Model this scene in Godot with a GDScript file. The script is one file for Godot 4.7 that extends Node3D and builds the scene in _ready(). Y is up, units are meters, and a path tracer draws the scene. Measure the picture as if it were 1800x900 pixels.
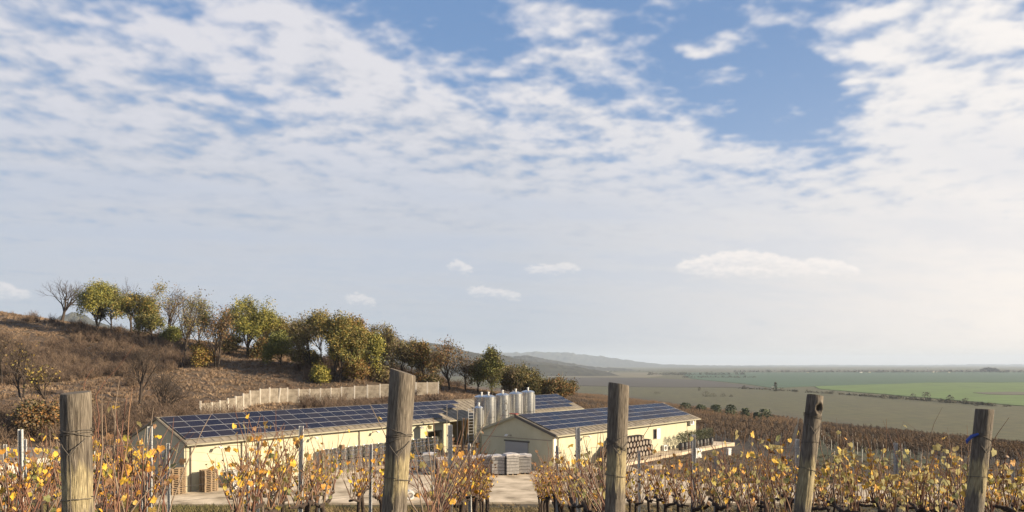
extends Node3D
# A vineyard slope above a winery with solar roofs, a wooded hillside behind it and a hazy plain beyond.
# x runs to the right, y up, the view looks along -z; "d" below is the distance ahead (-z). The eye is at the origin.

const F := 1360.0            # focal length of the photograph in its own pixels
const HORIZON := 640.0       # row of the eye level in the photograph
const YARD := -10.26         # level of the concrete yard
const PLAIN := -30.0         # level of the far plain

var M := {}
var used_names := {}
var rng := RandomNumberGenerator.new()
var mottle := FastNoiseLite.new()
var fine := FastNoiseLite.new()

# ---------------------------------------------------------------- mesh collector
class MB:
	var v := PackedVector3Array()
	var n := PackedVector3Array()
	var c := PackedColorArray()
	var t := PackedVector2Array()
	var col := Color(1, 1, 1)
	func tri(a: Vector3, b: Vector3, d: Vector3, na := Vector3.ZERO, nb := Vector3.ZERO, nd := Vector3.ZERO) -> void:
		if na == Vector3.ZERO:
			na = (b - a).cross(d - a).normalized(); nb = na; nd = na
		v.append(a); v.append(d); v.append(b)
		n.append(na); n.append(nd); n.append(nb)
		for i in 3: c.append(col)
		t.append(Vector2(a.x + a.z, a.y)); t.append(Vector2(d.x + d.z, d.y)); t.append(Vector2(b.x + b.z, b.y))
	func quad(a: Vector3, b: Vector3, d: Vector3, e: Vector3) -> void:
		tri(a, b, d); tri(a, d, e)
	func box(o: Vector3, x: Vector3, y: Vector3, z: Vector3) -> void:   # centre and half axes
		quad(o - x - y + z, o + x - y + z, o + x + y + z, o - x + y + z)
		quad(o + x - y - z, o - x - y - z, o - x + y - z, o + x + y - z)
		quad(o + x - y + z, o + x - y - z, o + x + y - z, o + x + y + z)
		quad(o - x - y - z, o - x - y + z, o - x + y + z, o - x + y - z)
		quad(o - x + y + z, o + x + y + z, o + x + y - z, o - x + y - z)
		quad(o - x - y - z, o + x - y - z, o + x - y + z, o - x - y + z)
	func bx(x0: float, y0: float, z0: float, x1: float, y1: float, z1: float) -> void:
		box(Vector3((x0 + x1) / 2, (y0 + y1) / 2, (z0 + z1) / 2), Vector3((x1 - x0) / 2, 0, 0), Vector3(0, (y1 - y0) / 2, 0), Vector3(0, 0, (z1 - z0) / 2))
	func bar(a: Vector3, b: Vector3, w: float, h: float) -> void:       # a square bar from a to b
		var z := (b - a) / 2
		var x := z.cross(Vector3.UP)
		if x.length() < 1e-6: x = Vector3.RIGHT
		x = x.normalized()
		var y := x.cross(z).normalized()
		box((a + b) / 2, x * w / 2, y * h / 2, -z)
	func tube(p: PackedVector3Array, r: PackedFloat32Array, sides: int, cap := true) -> void:
		var rings := []
		var norms := []
		for i in p.size():
			var dir := (p[mini(i + 1, p.size() - 1)] - p[maxi(i - 1, 0)]).normalized()
			var x := dir.cross(Vector3(0.31, 0.02, 0.95)).normalized()
			if absf(dir.dot(Vector3(0.31, 0.02, 0.95))) > 0.97: x = dir.cross(Vector3.RIGHT).normalized()
			var y := dir.cross(x)
			var ring := PackedVector3Array()
			var nn := PackedVector3Array()
			for k in sides:
				var an := TAU * k / sides
				var o := x * cos(an) + y * sin(an)
				nn.append(o); ring.append(p[i] + o * r[i])
			rings.append(ring); norms.append(nn)
		for i in p.size() - 1:
			for k in sides:
				var k2 := (k + 1) % sides
				tri(rings[i][k], rings[i][k2], rings[i + 1][k2], norms[i][k], norms[i][k2], norms[i][k2])
				tri(rings[i][k], rings[i + 1][k2], rings[i + 1][k], norms[i][k], norms[i][k2], norms[i][k])
		if cap:
			for k in range(1, sides - 1):
				tri(rings[-1][0], rings[-1][k], rings[-1][k + 1])
				tri(rings[0][0], rings[0][k + 1], rings[0][k])
	func lathe(prof: Array, sides: int, o := Vector3.ZERO, up := Vector3.UP) -> void:   # prof: [radius, height]
		var x := up.cross(Vector3(0.9, 0.1, 0.43)).normalized()
		var y := up.cross(x)
		for i in prof.size() - 1:
			var a = prof[i]
			var b = prof[i + 1]
			var sl := Vector2(b[1] - a[1], a[0] - b[0]).normalized()
			for k in sides:
				var o1 := x * cos(TAU * k / sides) + y * sin(TAU * k / sides)
				var o2 := x * cos(TAU * (k + 1) / sides) + y * sin(TAU * (k + 1) / sides)
				var n1 := (o1 * sl.x + up * sl.y).normalized()
				var n2 := (o2 * sl.x + up * sl.y).normalized()
				var A: Vector3 = o + o1 * a[0] + up * a[1]
				var B: Vector3 = o + o2 * a[0] + up * a[1]
				var C: Vector3 = o + o2 * b[0] + up * b[1]
				var D: Vector3 = o + o1 * b[0] + up * b[1]
				if b[0] > 1e-5: tri(A, B, C, n1, n2, n2) if a[0] > 1e-5 else tri(A, C, D, n1, n2, n1)
				if a[0] > 1e-5 and b[0] > 1e-5: tri(A, C, D, n1, n2, n1)
				elif b[0] <= 1e-5: tri(A, B, D, n1, n2, n1)
	func blade(a: Vector3, b: Vector3, w: Vector3) -> void:
		tri(a - w, a + w, b)
	func mesh(m: Material = null) -> ArrayMesh:
		var am := ArrayMesh.new()
		add(am, m)
		return am
	func add(am: ArrayMesh, m: Material) -> void:
		var a := []
		a.resize(Mesh.ARRAY_MAX)
		a[Mesh.ARRAY_VERTEX] = v; a[Mesh.ARRAY_NORMAL] = n; a[Mesh.ARRAY_COLOR] = c; a[Mesh.ARRAY_TEX_UV] = t
		am.add_surface_from_arrays(Mesh.PRIMITIVE_TRIANGLES, a)
		if m: am.surface_set_material(am.get_surface_count() - 1, m)

# ---------------------------------------------------------------- naming
func numbered(called: String) -> String:
	var k: int = used_names.get(called, 0)
	used_names[called] = k + 1
	return called if k == 0 else "%s_%03d" % [called, k]

func thing(called: String, label: String, category: String, at := Vector3.ZERO, turn := 0.0, group := "") -> Node3D:
	var o := Node3D.new()
	o.name = numbered(called)
	add_child(o)
	o.position = at
	o.rotation.y = turn
	tag(o, label, category, group)
	return o

func tag(o: Node3D, label: String, category: String, group := "", kind := "") -> void:
	o.set_meta("label", label)
	o.set_meta("category", category)
	if group: o.set_meta("group", group)
	if kind: o.set_meta("kind", kind)

func part(called: String, mesh: Mesh, parent: Node3D, m: Material = null, at := Vector3.ZERO) -> MeshInstance3D:
	var o := MeshInstance3D.new()
	o.name = called
	o.mesh = mesh
	if m: o.material_override = m
	o.position = at
	parent.add_child(o, true)
	return o

func setting(called: String, mesh: Mesh, m: Material = null, label := "") -> MeshInstance3D:
	var o := MeshInstance3D.new()
	o.name = numbered(called)
	o.mesh = mesh
	if m: o.material_override = m
	o.set_meta("kind", "structure")
	if label: o.set_meta("label", label)
	add_child(o)
	return o

func copy_of(o: Node3D, at: Vector3, turn: float, label: String, big := 1.0) -> Node3D:
	var base := String(o.name).rstrip("0123456789").rstrip("_")
	var c := o.duplicate() as Node3D
	c.name = numbered(base)
	add_child(c)
	c.position = at
	c.rotation.y = turn
	c.scale = Vector3.ONE * big
	c.set_meta("label", label)
	return c

# a point of the photograph at a known distance, and the column direction
func at(u: float, v: float, d: float) -> Vector3:
	return Vector3((u - 900.0) / F * d, -(v - HORIZON) / F * d, -d)

func on_plain(u: float, v: float, lift := 0.0) -> Vector3:
	var d := -PLAIN * F / (v - HORIZON)
	return Vector3((u - 900.0) / F * d, PLAIN + lift, -d)

# ---------------------------------------------------------------- terrain heights: a thin plate spline through surveyed points
var knots := PackedVector3Array()   # x, d, height
var weight := PackedFloat64Array()
var yard_poly := PackedVector2Array([Vector2(-41, 63), Vector2(-30, 56.5), Vector2(0, 57.5), Vector2(25, 57), Vector2(46, 58), Vector2(46, 66), Vector2(17, 66.5), Vector2(13, 72), Vector2(11.6, 79), Vector2(26, 99), Vector2(20, 119), Vector2(8, 119), Vector2(-15, 101), Vector2(-34, 70)])

func survey() -> void:
	var s := [
		[0, 0, -1.65], [-6, 0, -1.6], [6, 0, -1.75], [0, -8, -1.2], [-20, -5, -0.8], [20, -5, -2.2], [0, -40, 1], [-45, -25, 3], [45, -25, -3],
		[-2.6, 4.6, -1.76], [4.25, 7, -2.05], [-2.6, 9.5, -2.4], [0.85, 9.8, -2.45], [4.25, 11.6, -2.8], [8, 12, -2.95], [-4.4, 13.4, -3.05], [-9, 12, -2.8],
		[0, 20, -4.15], [0, 30, -5.8], [0, 40, -7.7], [0, 48, -9.4], [-10, 40, -7.6], [10, 40, -7.9], [-20, 30, -5.6], [20, 30, -6.3], [-20, 45, -8.7], [20, 45, -9.2], [25, 20, -4.9], [-25, 15, -3.0],
		[-25, 56, -10.2], [0, 56, -10.3], [15, 56, -10.35], [-10, 65, -10.4], [5, 70, -10.4], [0, 90, -10.4], [-20, 75, -10.4], [20, 80, -10.4], [10, 110, -10.4], [25, 95, -10.4],
		[-37, 95, -7.7], [-36.4, 99, -6.9], [-35.2, 104, -5.95], [-32.2, 111, -5.7], [-25.8, 117, -5.6], [-18.7, 121, -5.15], [-11.5, 130, -4.7],
		[-39, 74, -7.6], [-31, 88, -6.7], [-23, 101, -6.0], [-14, 113, -6.1], [-4, 123, -6.6], [8, 133, -7.6],
		[-101.9, 175, 9.0], [-109, 165, 11.2], [-129, 160, 13], [-81, 150, 4.7], [-75, 155, 5.7], [-70.6, 160, 5.9], [-55, 130, 0], [-48, 125, -0.9], [-48.2, 140, 1.03], [-38.9, 130, -0.5], [-33, 128, -1.4],
		[-28.7, 126, -2.9], [-24.5, 128, -2.35], [-21.6, 140, -1.54], [-16.4, 135, -3.5], [-10.7, 138, -5.1], [-3.6, 140, -5.5], [1.3, 145, -6.6], [7.7, 140, -7.6],
		[-60.4, 95, -4.2], [-45.4, 95, -5.2], [-41, 90, -6.3], [-52.7, 88, -5.2], [-49.6, 75, -6.8], [-82.7, 125, 0], [-58.8, 100, -3.7], [-63.5, 120, -0.9], [-47, 62, -9.9], [-34, 64, -10.2],
		[-88, 200, 6], [-69, 200, 1], [-39.7, 180, -2.6], [-22, 180, -5], [-4.6, 180, -8], [10, 180, -10.5], [-120, 230, 10], [-60, 300, -3],
		[-50, 400, -9], [0, 400, -16], [60, 400, -22], [-100, 400, -2], [-200, 400, 12], [-300, 300, 22], [-220, 200, 20], [-200, 100, 14], [-150, 50, 6], [-100, 30, 2], [-60, 40, -3.5], [-60, 20, -1.5],
		[33, 90, -10.8], [42, 115, -12], [62.5, 170, -15.3], [110, 300, -23.5], [15, 30, -6.5], [31, 60, -10.7], [51.5, 100, -11.9], [72, 140, -14.6], [129, 250, -23.3], [165, 319, -30],
		[40, 60, -11], [66, 100, -12.6], [99, 150, -16.7], [180, 272, -30], [28, 103, -10.7], [33, 130, -11.8], [49, 190, -14.3], [90, 350, -22.2], [135, 523, -30],
		[29, 200, -14.6], [59, 400, -21.3], [88, 600, -27.5], [18, 250, -14.5], [33, 450, -19.3], [60, 816, -30], [120, 60, -16], [200, 100, -28],
		[300, 200, -34], [300, 400, -34], [200, 700, -34], [150, 950, -34], [-100, 900, -20], [-300, 900, -5], [300, -50, -25], [-300, -50, 12], [0, -200, 8], [200, -200, -8], [-200, -200, 16]]
	for q in s: knots.append(Vector3(q[0], q[1], q[2]))
	var k := knots.size()
	var m := k + 3
	var a := []
	for i in m:
		var row := PackedFloat64Array()
		row.resize(m + 1)
		a.append(row)
	for i in k:
		for j in k: a[i][j] = bend(Vector2(knots[i].x - knots[j].x, knots[i].y - knots[j].y).length_squared())
		a[i][i] += 0.15
		a[i][k] = 1.0; a[i][k + 1] = knots[i].x; a[i][k + 2] = knots[i].y
		a[k][i] = 1.0; a[k + 1][i] = knots[i].x; a[k + 2][i] = knots[i].y
		a[i][m] = knots[i].z
	for i in m:
		var best := i
		for r in range(i + 1, m):
			if absf(a[r][i]) > absf(a[best][i]): best = r
		var swap = a[i]; a[i] = a[best]; a[best] = swap
		var top: PackedFloat64Array = a[i]
		for r in range(i + 1, m):
			var low: PackedFloat64Array = a[r]
			var f := low[i] / top[i]
			if f != 0.0:
				for j in range(i, m + 1): low[j] -= f * top[j]
				a[r] = low
	weight.resize(m)
	for i in range(m - 1, -1, -1):
		var sum: float = a[i][m]
		for j in range(i + 1, m): sum -= a[i][j] * weight[j]
		weight[i] = sum / a[i][i]

func bend(r2: float) -> float:
	return 0.0 if r2 < 1e-9 else 0.001 * r2 * log(r2)

func off_yard(x: float, d: float) -> float:    # distance outside the yard, 0 inside
	var p := Vector2(x, d)
	if absf(x) > 80 or d < 40 or d > 140: return 99.0
	if Geometry2D.is_point_in_polygon(p, yard_poly): return 0.0
	var best := 99.0
	for i in yard_poly.size():
		best = minf(best, p.distance_to(Geometry2D.get_closest_point_to_segment(p, yard_poly[i], yard_poly[(i + 1) % yard_poly.size()])))
	return best

func ground(x: float, d: float) -> float:
	var r := Vector2(x, d).length()
	var h := PLAIN
	if r < 1000.0:
		var k := knots.size()
		h = weight[k] + weight[k + 1] * x + weight[k + 2] * d
		for i in k:
			var dx := x - knots[i].x
			var dd := d - knots[i].y
			var r2 := dx * dx + dd * dd
			if r2 > 1e-9: h += weight[i] * 0.001 * r2 * log(r2)
		h += mottle.get_noise_2d(x * 3.0, d * 3.0) * clampf((r - 30.0) / 60.0, 0.0, 1.0) * 0.8
		var o := off_yard(x, d)
		if o < 5.0: h = lerpf(YARD - 0.14, h, smoothstep(0.4, 5.0, o))
		var over := h - PLAIN
		if over < 3.0: h = PLAIN + (3.0 * exp((over - 3.0) / 3.0) if over > -20.0 else 0.0)
		h = lerpf(h, PLAIN, smoothstep(700.0, 1000.0, r)) if x > -60.0 else lerpf(h, PLAIN, smoothstep(850.0, 1000.0, r))
	return h

# ---------------------------------------------------------------- materials
func lin(r: float, g: float, b: float, a := 1.0) -> Color:
	var c := Color(r, g, b).linear_to_srgb()
	c.a = a
	return c

func paint(called: String, c: Color, rough := 0.8, metal := 0.0) -> StandardMaterial3D:
	var m := StandardMaterial3D.new()
	m.resource_name = called
	m.albedo_color = c
	m.roughness = rough
	m.metallic = metal
	M[called] = m
	return m

func noise_tex(freq: float, octaves: int, lo: Color, hi: Color, size := 512, seed_ := 1, mid := 0.5) -> NoiseTexture2D:
	var f := FastNoiseLite.new()
	f.seed = seed_
	f.frequency = freq
	f.fractal_octaves = octaves
	var t := NoiseTexture2D.new()
	t.width = size; t.height = size
	t.seamless = true
	t.noise = f
	var g := Gradient.new()
	g.set_color(0, lo)
	g.set_color(1, hi)
	g.add_point(mid, lo.lerp(hi, 0.5))
	t.color_ramp = g
	return t

func grain(m: StandardMaterial3D, tex: Texture2D, scale: float) -> StandardMaterial3D:
	m.albedo_texture = tex
	m.uv1_triplanar = true
	m.uv1_world_triplanar = true
	m.uv1_scale = Vector3.ONE * scale
	return m

func make_materials() -> void:
	var soft := noise_tex(0.012, 5, Color(0.74, 0.74, 0.74), Color(1, 1, 1), 512, 3)
	var rough := noise_tex(0.03, 5, Color(0.5, 0.49, 0.47), Color(1, 1, 1), 512, 7)
	var stains := noise_tex(0.008, 6, Color(0.55, 0.53, 0.49), Color(1, 1, 1), 512, 12, 0.35)
	var m: StandardMaterial3D
	m = paint("ground", Color(1, 1, 1), 0.95); m.vertex_color_use_as_albedo = true; grain(m, rough, 0.11)
	m.detail_enabled = true; m.detail_albedo = soft; m.detail_blend_mode = BaseMaterial3D.BLEND_MODE_MUL
	m.detail_uv_layer = BaseMaterial3D.DETAIL_UV_2; m.uv2_triplanar = true; m.uv2_world_triplanar = true; m.uv2_scale = Vector3.ONE * 0.013
	m = grain(paint("field", Color(1, 1, 1), 0.95), noise_tex(0.015, 5, Color(0.66, 0.66, 0.64), Color(1, 1, 1), 512, 33), 0.002)
	m.vertex_color_use_as_albedo = true
	m.uv1_scale = Vector3(0.0025, 0.004, 0.011)
	grain(paint("concrete", lin(0.68, 0.565, 0.42), 0.9), stains, 0.09)
	grain(paint("cream", lin(0.43, 0.41, 0.295), 0.7), noise_tex(0.02, 5, Color(0.90, 0.885, 0.86), Color(1, 1, 1), 512, 5, 0.3), 0.1).uv1_scale = Vector3(0.12, 0.05, 0.12)
	paint("cream_trim", lin(0.29, 0.27, 0.195), 0.7)
	grain(paint("roof_sheet", lin(0.29, 0.25, 0.195), 0.85), stains, 0.25)
	paint("red_tile", lin(0.25, 0.05, 0.035), 0.8)
	paint("dark_trim", lin(0.06, 0.055, 0.05), 0.6)
	paint("pipe", lin(0.2, 0.17, 0.14), 0.5)
	paint("door_grey", lin(0.26, 0.26, 0.26), 0.6)
	paint("dark_glass", lin(0.02, 0.022, 0.026), 0.15)
	m = paint("cell", lin(0.011, 0.012, 0.024), 0.25)
	m.metallic_specular = 0.2
	paint("alu_frame", lin(0.29, 0.29, 0.305), 0.5, 0.2)
	paint("white", lin(0.62, 0.61, 0.58), 0.6)
	grain(paint("shed_white", lin(0.52, 0.51, 0.47), 0.8), noise_tex(0.02, 4, Color(0.9, 0.9, 0.88), Color(1, 1, 1), 256, 8), 0.15)
	m = grain(paint("steel", lin(0.74, 0.73, 0.70), 0.25, 0.96), noise_tex(0.03, 4, Color(0.82, 0.82, 0.82), Color(1, 1, 1), 256, 9), 0.4)
	m = grain(paint("drum_steel", lin(0.76, 0.75, 0.73), 0.2, 1.0), noise_tex(0.04, 4, Color(0.7, 0.7, 0.7), Color(1, 1, 1), 256, 19), 0.6)
	grain(paint("galvanised", lin(0.62, 0.62, 0.61), 0.6, 0.05), noise_tex(0.08, 4, Color(0.6, 0.6, 0.6), Color(1, 1, 1), 256, 10), 2.0)
	paint("wire", lin(0.10, 0.09, 0.085), 0.5, 0.6)
	paint("tie_wire", lin(0.11, 0.095, 0.08), 0.7, 0.3)
	grain(paint("fence_concrete", lin(0.27, 0.235, 0.195), 0.9), stains, 0.3)
	paint("fence_post", lin(0.60, 0.55, 0.48), 0.9)
	grain(paint("pallet_wood", lin(0.42, 0.30, 0.19), 0.9), rough, 0.9)
	grain(paint("barrel_wood", lin(0.13, 0.085, 0.06), 0.75), rough, 1.2)
	grain(paint("barrel_head", lin(0.40, 0.34, 0.29), 0.8), rough, 1.2)
	paint("hoop", lin(0.09, 0.085, 0.08), 0.5, 0.7)
	grain(paint("wrap_side", lin(0.38, 0.36, 0.34), 0.5), soft, 0.6)
	grain(paint("wrap_top", lin(0.68, 0.64, 0.62), 0.45), soft, 0.5)
	paint("blue_cloth", lin(0.03, 0.06, 0.25), 0.85)
	paint("planter", lin(0.045, 0.043, 0.045), 0.5)
	paint("orange_hose", lin(0.42, 0.2, 0.06), 0.6)
	for q in [["post_wood", rough, 1.6]]:
		m = paint(q[0], Color(1, 1, 1), 0.9); m.vertex_color_use_as_albedo = true
		m.albedo_texture = noise_tex(0.05, 5, Color(0.40, 0.385, 0.37), Color(1, 1, 1), 512, 23)
		m.uv1_scale = Vector3(4.0, 0.30, 1)
		m.heightmap_enabled = true
		m.heightmap_texture = m.albedo_texture
		m.heightmap_scale = 0.9
	grain(paint("bark", lin(0.085, 0.062, 0.048), 0.95), rough, 0.8)
	grain(paint("vine_bark", lin(0.075, 0.05, 0.037), 0.95), rough, 4.0)
	paint("cane_red", lin(0.135, 0.06, 0.038), 0.7)
	paint("cane_tan", lin(0.21, 0.12, 0.068), 0.75)
	paint("cane_grey", lin(0.20, 0.15, 0.11), 0.85)
	m = paint("tree_leaf", Color(1, 1, 1), 0.8); m.vertex_color_use_as_albedo = true
	m.backlight_enabled = true; m.backlight = Color(0.35, 0.35, 0.3)
	m = paint("tuft", Color(1, 1, 1), 0.95); m.vertex_color_use_as_albedo = true
	m.backlight_enabled = true; m.backlight = Color(0.3, 0.3, 0.3)
	for q in [["leaf_yellow", 0.56, 0.33, 0.02], ["leaf_gold", 0.44, 0.20, 0.015], ["leaf_lime", 0.32, 0.25, 0.022], ["leaf_green", 0.12, 0.125, 0.028], ["leaf_brown", 0.17, 0.08, 0.03], ["leaf_pale", 0.45, 0.29, 0.06]]:
		m = paint(q[0], lin(q[1], q[2], q[3]), 0.65)
		m.backlight_enabled = true
		m.backlight = Color(0.62, 0.6, 0.45)

# ---------------------------------------------------------------- the sky: air and clouds by direction
var cloud_big := FastNoiseLite.new()
var cloud_small := FastNoiseLite.new()
var cloud_wisp := FastNoiseLite.new()
var cloud_cell := FastNoiseLite.new()
# cloud banks and clear gaps: column, row, half width, half height, tilt (degrees), amount
var banks := [
	[60, 90, 560, 160, 12, 0.60], [560, 70, 200, 70, 35, 0.42], [690, 170, 190, 75, 36, 0.46], [300, 330, 800, 120, 6, 0.56],
	[1000, 385, 620, 80, 9, 0.60], [1050, 490, 1500, 95, 0, 0.50],
	[985, 30, 105, 45, 25, 0.50], [990, 105, 85, 20, 2, 0.50], [905, 140, 45, 20, 20, 0.34],
	[1000, 200, 90, 30, 20, 0.50], [1120, 235, 190, 34, 16, 0.52], [990, 285, 100, 30, 10, 0.44], [1250, 270, 90, 28, 12, 0.34], [1200, 187, 80, 15, 14, 0.36],
	[1240, 78, 55, 14, 6, 0.42], [1375, 38, 75, 24, 12, 0.30], [1250, 127, 50, 8, 3, 0.36], [1290, 155, 45, 18, 10, 0.28], [1330, 272, 30, 9, 0, 0.34], [1110, 22, 60, 12, 10, 0.2],
	[1700, 130, 200, 110, 25, 0.66], [1540, 165, 85, 14, 3, 0.46], [1560, 75, 70, 20, 0, 0.44], [1510, 140, 70, 9, 6, 0.38], [1760, 260, 300, 130, 0, 0.64], [1600, 310, 170, 70, 12, 0.5], [1580, 25, 80, 14, -12, 0.34], [1540, 200, 60, 10, 0, 0.3], [1720, 30, 120, 60, 10, 0.4],
	[1400, 420, 420, 75, 6, 0.5], [850, 230, 75, 16, 5, 0.40], [850, 272, 65, 13, 5, 0.34], [835, 102, 45, 9, 5, 0.3],
	[1390, 200, 110, 95, 40, -0.4], [800, 55, 100, 60, 20, -0.4], [1400, 100, 130, 50, 0, -0.2],
	[385, 170, 90, 12, 22, -0.28], [470, 195, 70, 11, 20, -0.26], [180, 35, 30, 10, 0, -0.3], [345, 20, 60, 14, 10, -0.3], [250, 62, 60, 9, 8, -0.2], [650, 60, 40, 14, 30, -0.2], [500, 150, 60, 11, 20, -0.24], [95, 110, 50, 8, 10, -0.2], [560, 260, 80, 9, 12, -0.16], [1760, 295, 50, 10, -10, -0.3], [700, 130, 60, 9, 30, -0.16]]
# small low cumulus: column, row, half width, half height
var puffs := [[1210, 470, 24, 14], [1240, 466, 30, 18], [1275, 460, 36, 20], [1310, 459, 40, 22], [1345, 461, 36, 20], [1375, 468, 34, 18], [1405, 471, 32, 16], [1435, 469, 34, 18], [1465, 471, 30, 16], [1490, 476, 24, 11], [1300, 476, 100, 14], [1420, 478, 90, 11],
	[802, 468, 18, 12], [818, 473, 14, 9], [626, 526, 20, 12], [644, 529, 16, 9], [2, 512, 30, 18], [32, 518, 26, 12], [965, 474, 46, 9], [990, 471, 30, 9], [902, 521, 16, 9], [848, 513, 30, 10], [880, 516, 24, 8]]

var cover_grid := PackedFloat32Array()

func lay_banks() -> void:                                  # the banks summed on a coarse grid of directions
	cover_grid.resize(420 * 120)
	for q in banks:
		var ca := cos(deg_to_rad(q[4]))
		var sa := sin(deg_to_rad(q[4]))
		var reach: float = 2.6 * maxf(q[2], q[3])
		for j in range(maxi(0, int((q[1] - reach + 260.0) / 8.0)), mini(119, int((q[1] + reach + 260.0) / 8.0)) + 1):
			for i in range(maxi(0, int((q[0] - reach + 780.0) / 8.0)), mini(419, int((q[0] + reach + 780.0) / 8.0)) + 1):
				var du: float = i * 8.0 - 780.0 - q[0]
				var dv: float = j * 8.0 - 260.0 - q[1]
				var a: float = (du * ca + dv * sa) / q[2]
				var b: float = (dv * ca - du * sa) / q[3]
				var e := a * a + b * b
				if e < 6.5: cover_grid[j * 420 + i] += q[5] * exp(-e * 0.9)

func bank_cover(u: float, v: float) -> float:
	var x := clampf((u + 780.0) / 8.0, 0.0, 418.0)
	var y := clampf((v + 260.0) / 8.0, 0.0, 118.0)
	var i := int(x)
	var k := int(y) * 420 + i
	x -= i
	y -= int(y)
	return lerpf(lerpf(cover_grid[k], cover_grid[k + 1], x), lerpf(cover_grid[k + 420], cover_grid[k + 421], x), y)

func sky_color(az: float, el: float) -> Vector3:
	# az: 0 ahead, positive to the right; el: height above the horizon
	var toward := cos(az - SUN_AZ)                       # 1 on the sun's side
	var glow := 0.5 + 0.5 * toward
	glow = glow * glow
	var up := maxf(sin(el), 0.0)
	var hz := exp(-up * 4.2)                             # share of haze near the horizon
	var blue := Vector3(0.185, 0.335, 0.60).lerp(Vector3(0.11, 0.22, 0.46), clampf((up - 0.25) / 0.6, 0.0, 1.0))
	blue = blue.lerp(Vector3(0.30, 0.50, 0.78), clampf(hz * 1.5 - 0.28, 0.0, 1.0))
	var haze := Vector3(0.465, 0.51, 0.57).lerp(Vector3(1.06, 0.95, 0.84), clampf(glow * 2.9 - 0.52, 0.0, 1.0))
	var c := blue.lerp(haze, clampf(pow(hz, 1.8) * 1.15, 0.0, 1.0))
	if el < 0.004: return c / EXPOSURE
	var u := 900.0 + F * tan(clampf(az, -1.2, 1.2))
	var v := HORIZON - F * tan(minf(el, 1.45)) / maxf(cos(clampf(az, -1.2, 1.2)), 0.3)
	var r := 1.0 / (tan(minf(el, 1.5)) + 0.085)
	var px := sin(az) * r
	var pz := cos(az) * r
	# layout: what the view shows, a broken layer of the same kind elsewhere
	var known := (1.0 - smoothstep(0.66, 0.95, absf(az))) * (1.0 - smoothstep(0.42, 0.62, el))
	var cover := 0.0
	if known > 0.0:
		var wu := u + cloud_big.get_noise_2d(u * 0.9, v * 1.6) * 70.0
		var wv := v + cloud_big.get_noise_2d(u * 0.9 + 900.0, v * 1.6) * 26.0
		cover = bank_cover(wu, wv)
	if cover > 0.0: cover = 0.90 * (1.0 - exp(-cover * 1.8))
	var free := 0.30 + 0.55 * cloud_big.get_noise_2d(px * 60.0 + 300.0, pz * 60.0)
	cover = lerpf(free, cover, known)
	# altocumulus ripples on a level layer, so they shrink and crowd towards the horizon
	var tx := px * 0.94 + pz * 0.34
	var tz := pz * 0.94 - px * 0.34
	var warp := cloud_small.get_noise_2d(tx * 300.0, tz * 300.0)
	var cell := -cloud_cell.get_noise_2d(tx * 390.0 + warp * 50.0, tz * 460.0 + warp * 40.0) - 0.55
	var puff := cloud_small.get_noise_2d(tx * 400.0, tz * 470.0)
	var wisp := cloud_wisp.get_noise_2d(tx * 1000.0 + puff * 30.0, tz * 950.0)
	var streak := cloud_big.get_noise_2d(tx * 95.0 + 40.0, tz * 240.0)
	var near := smoothstep(0.08, 0.30, el)
	var n := cell * 0.55 + puff * 0.80 + wisp * 0.34
	var dens := cover + n * lerpf(0.24, 0.72, near) + streak * 0.2
	var a := smoothstep(0.0, 0.82, dens)
	a = lerpf(smoothstep(0.0, 0.5, dens), a, near)
	var lit := Vector3(0.79, 0.775, 0.82).lerp(Vector3(1.0, 0.955, 0.92), clampf(glow * 2.4 - 0.1, 0.0, 1.0))
	var body := Vector3(0.49, 0.535, 0.625).lerp(Vector3(0.86, 0.85, 0.86), clampf(glow * 2.6 - 0.35, 0.0, 1.0))
	var dim := clampf(0.28 + 0.35 * (dens - 0.55) - n * 1.15 * near - streak * 0.5, 0.0, 1.0)
	var cl := lit.lerp(body, dim)
	var veil := clampf(0.45 + streak * 1.3 + n * 0.6, 0.0, 1.0) * (1.0 - smoothstep(0.16, 0.34, el))
	cl = cl.lerp(lit * 0.42 + blue * 0.55, veil * 0.6)
	cl = cl.lerp(haze * 1.02 + Vector3(0.02, 0.02, 0.02), clampf(pow(hz, 1.5) * 1.15, 0.0, 1.0))
	c = c.lerp(cl, a * 0.95)
	if known > 0.0 and v > 430.0 and v < 560.0:
		var heap := 0.0                                    # the low cumulus: soft lobes on a level base
		var height := 0.0
		for q in puffs:
			var du: float = (u + wisp * 9.0 - q[0]) / q[2]
			if absf(du) > 1.0: continue
			var dv: float = (v + wisp * 7.0 - q[1]) / q[3]
			var e := 1.0 - du * du - dv * dv
			if e > heap:
				heap = e
				height = -dv
		if heap > 0.0:
			var k := smoothstep(0.0, 0.42, heap)
			var top := lit.lerp(Vector3(1.0, 0.92, 0.85), 0.55)
			c = c.lerp(top.lerp(c, clampf(0.42 - height * 0.7 + wisp * 0.5, 0.0, 0.92)), k * (0.9 if u > 1100.0 else 0.6))
	return c / EXPOSURE

const SUN_AZ := 1.72
const EXPOSURE := 2.2
const SUN_EL := 0.33

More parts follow.
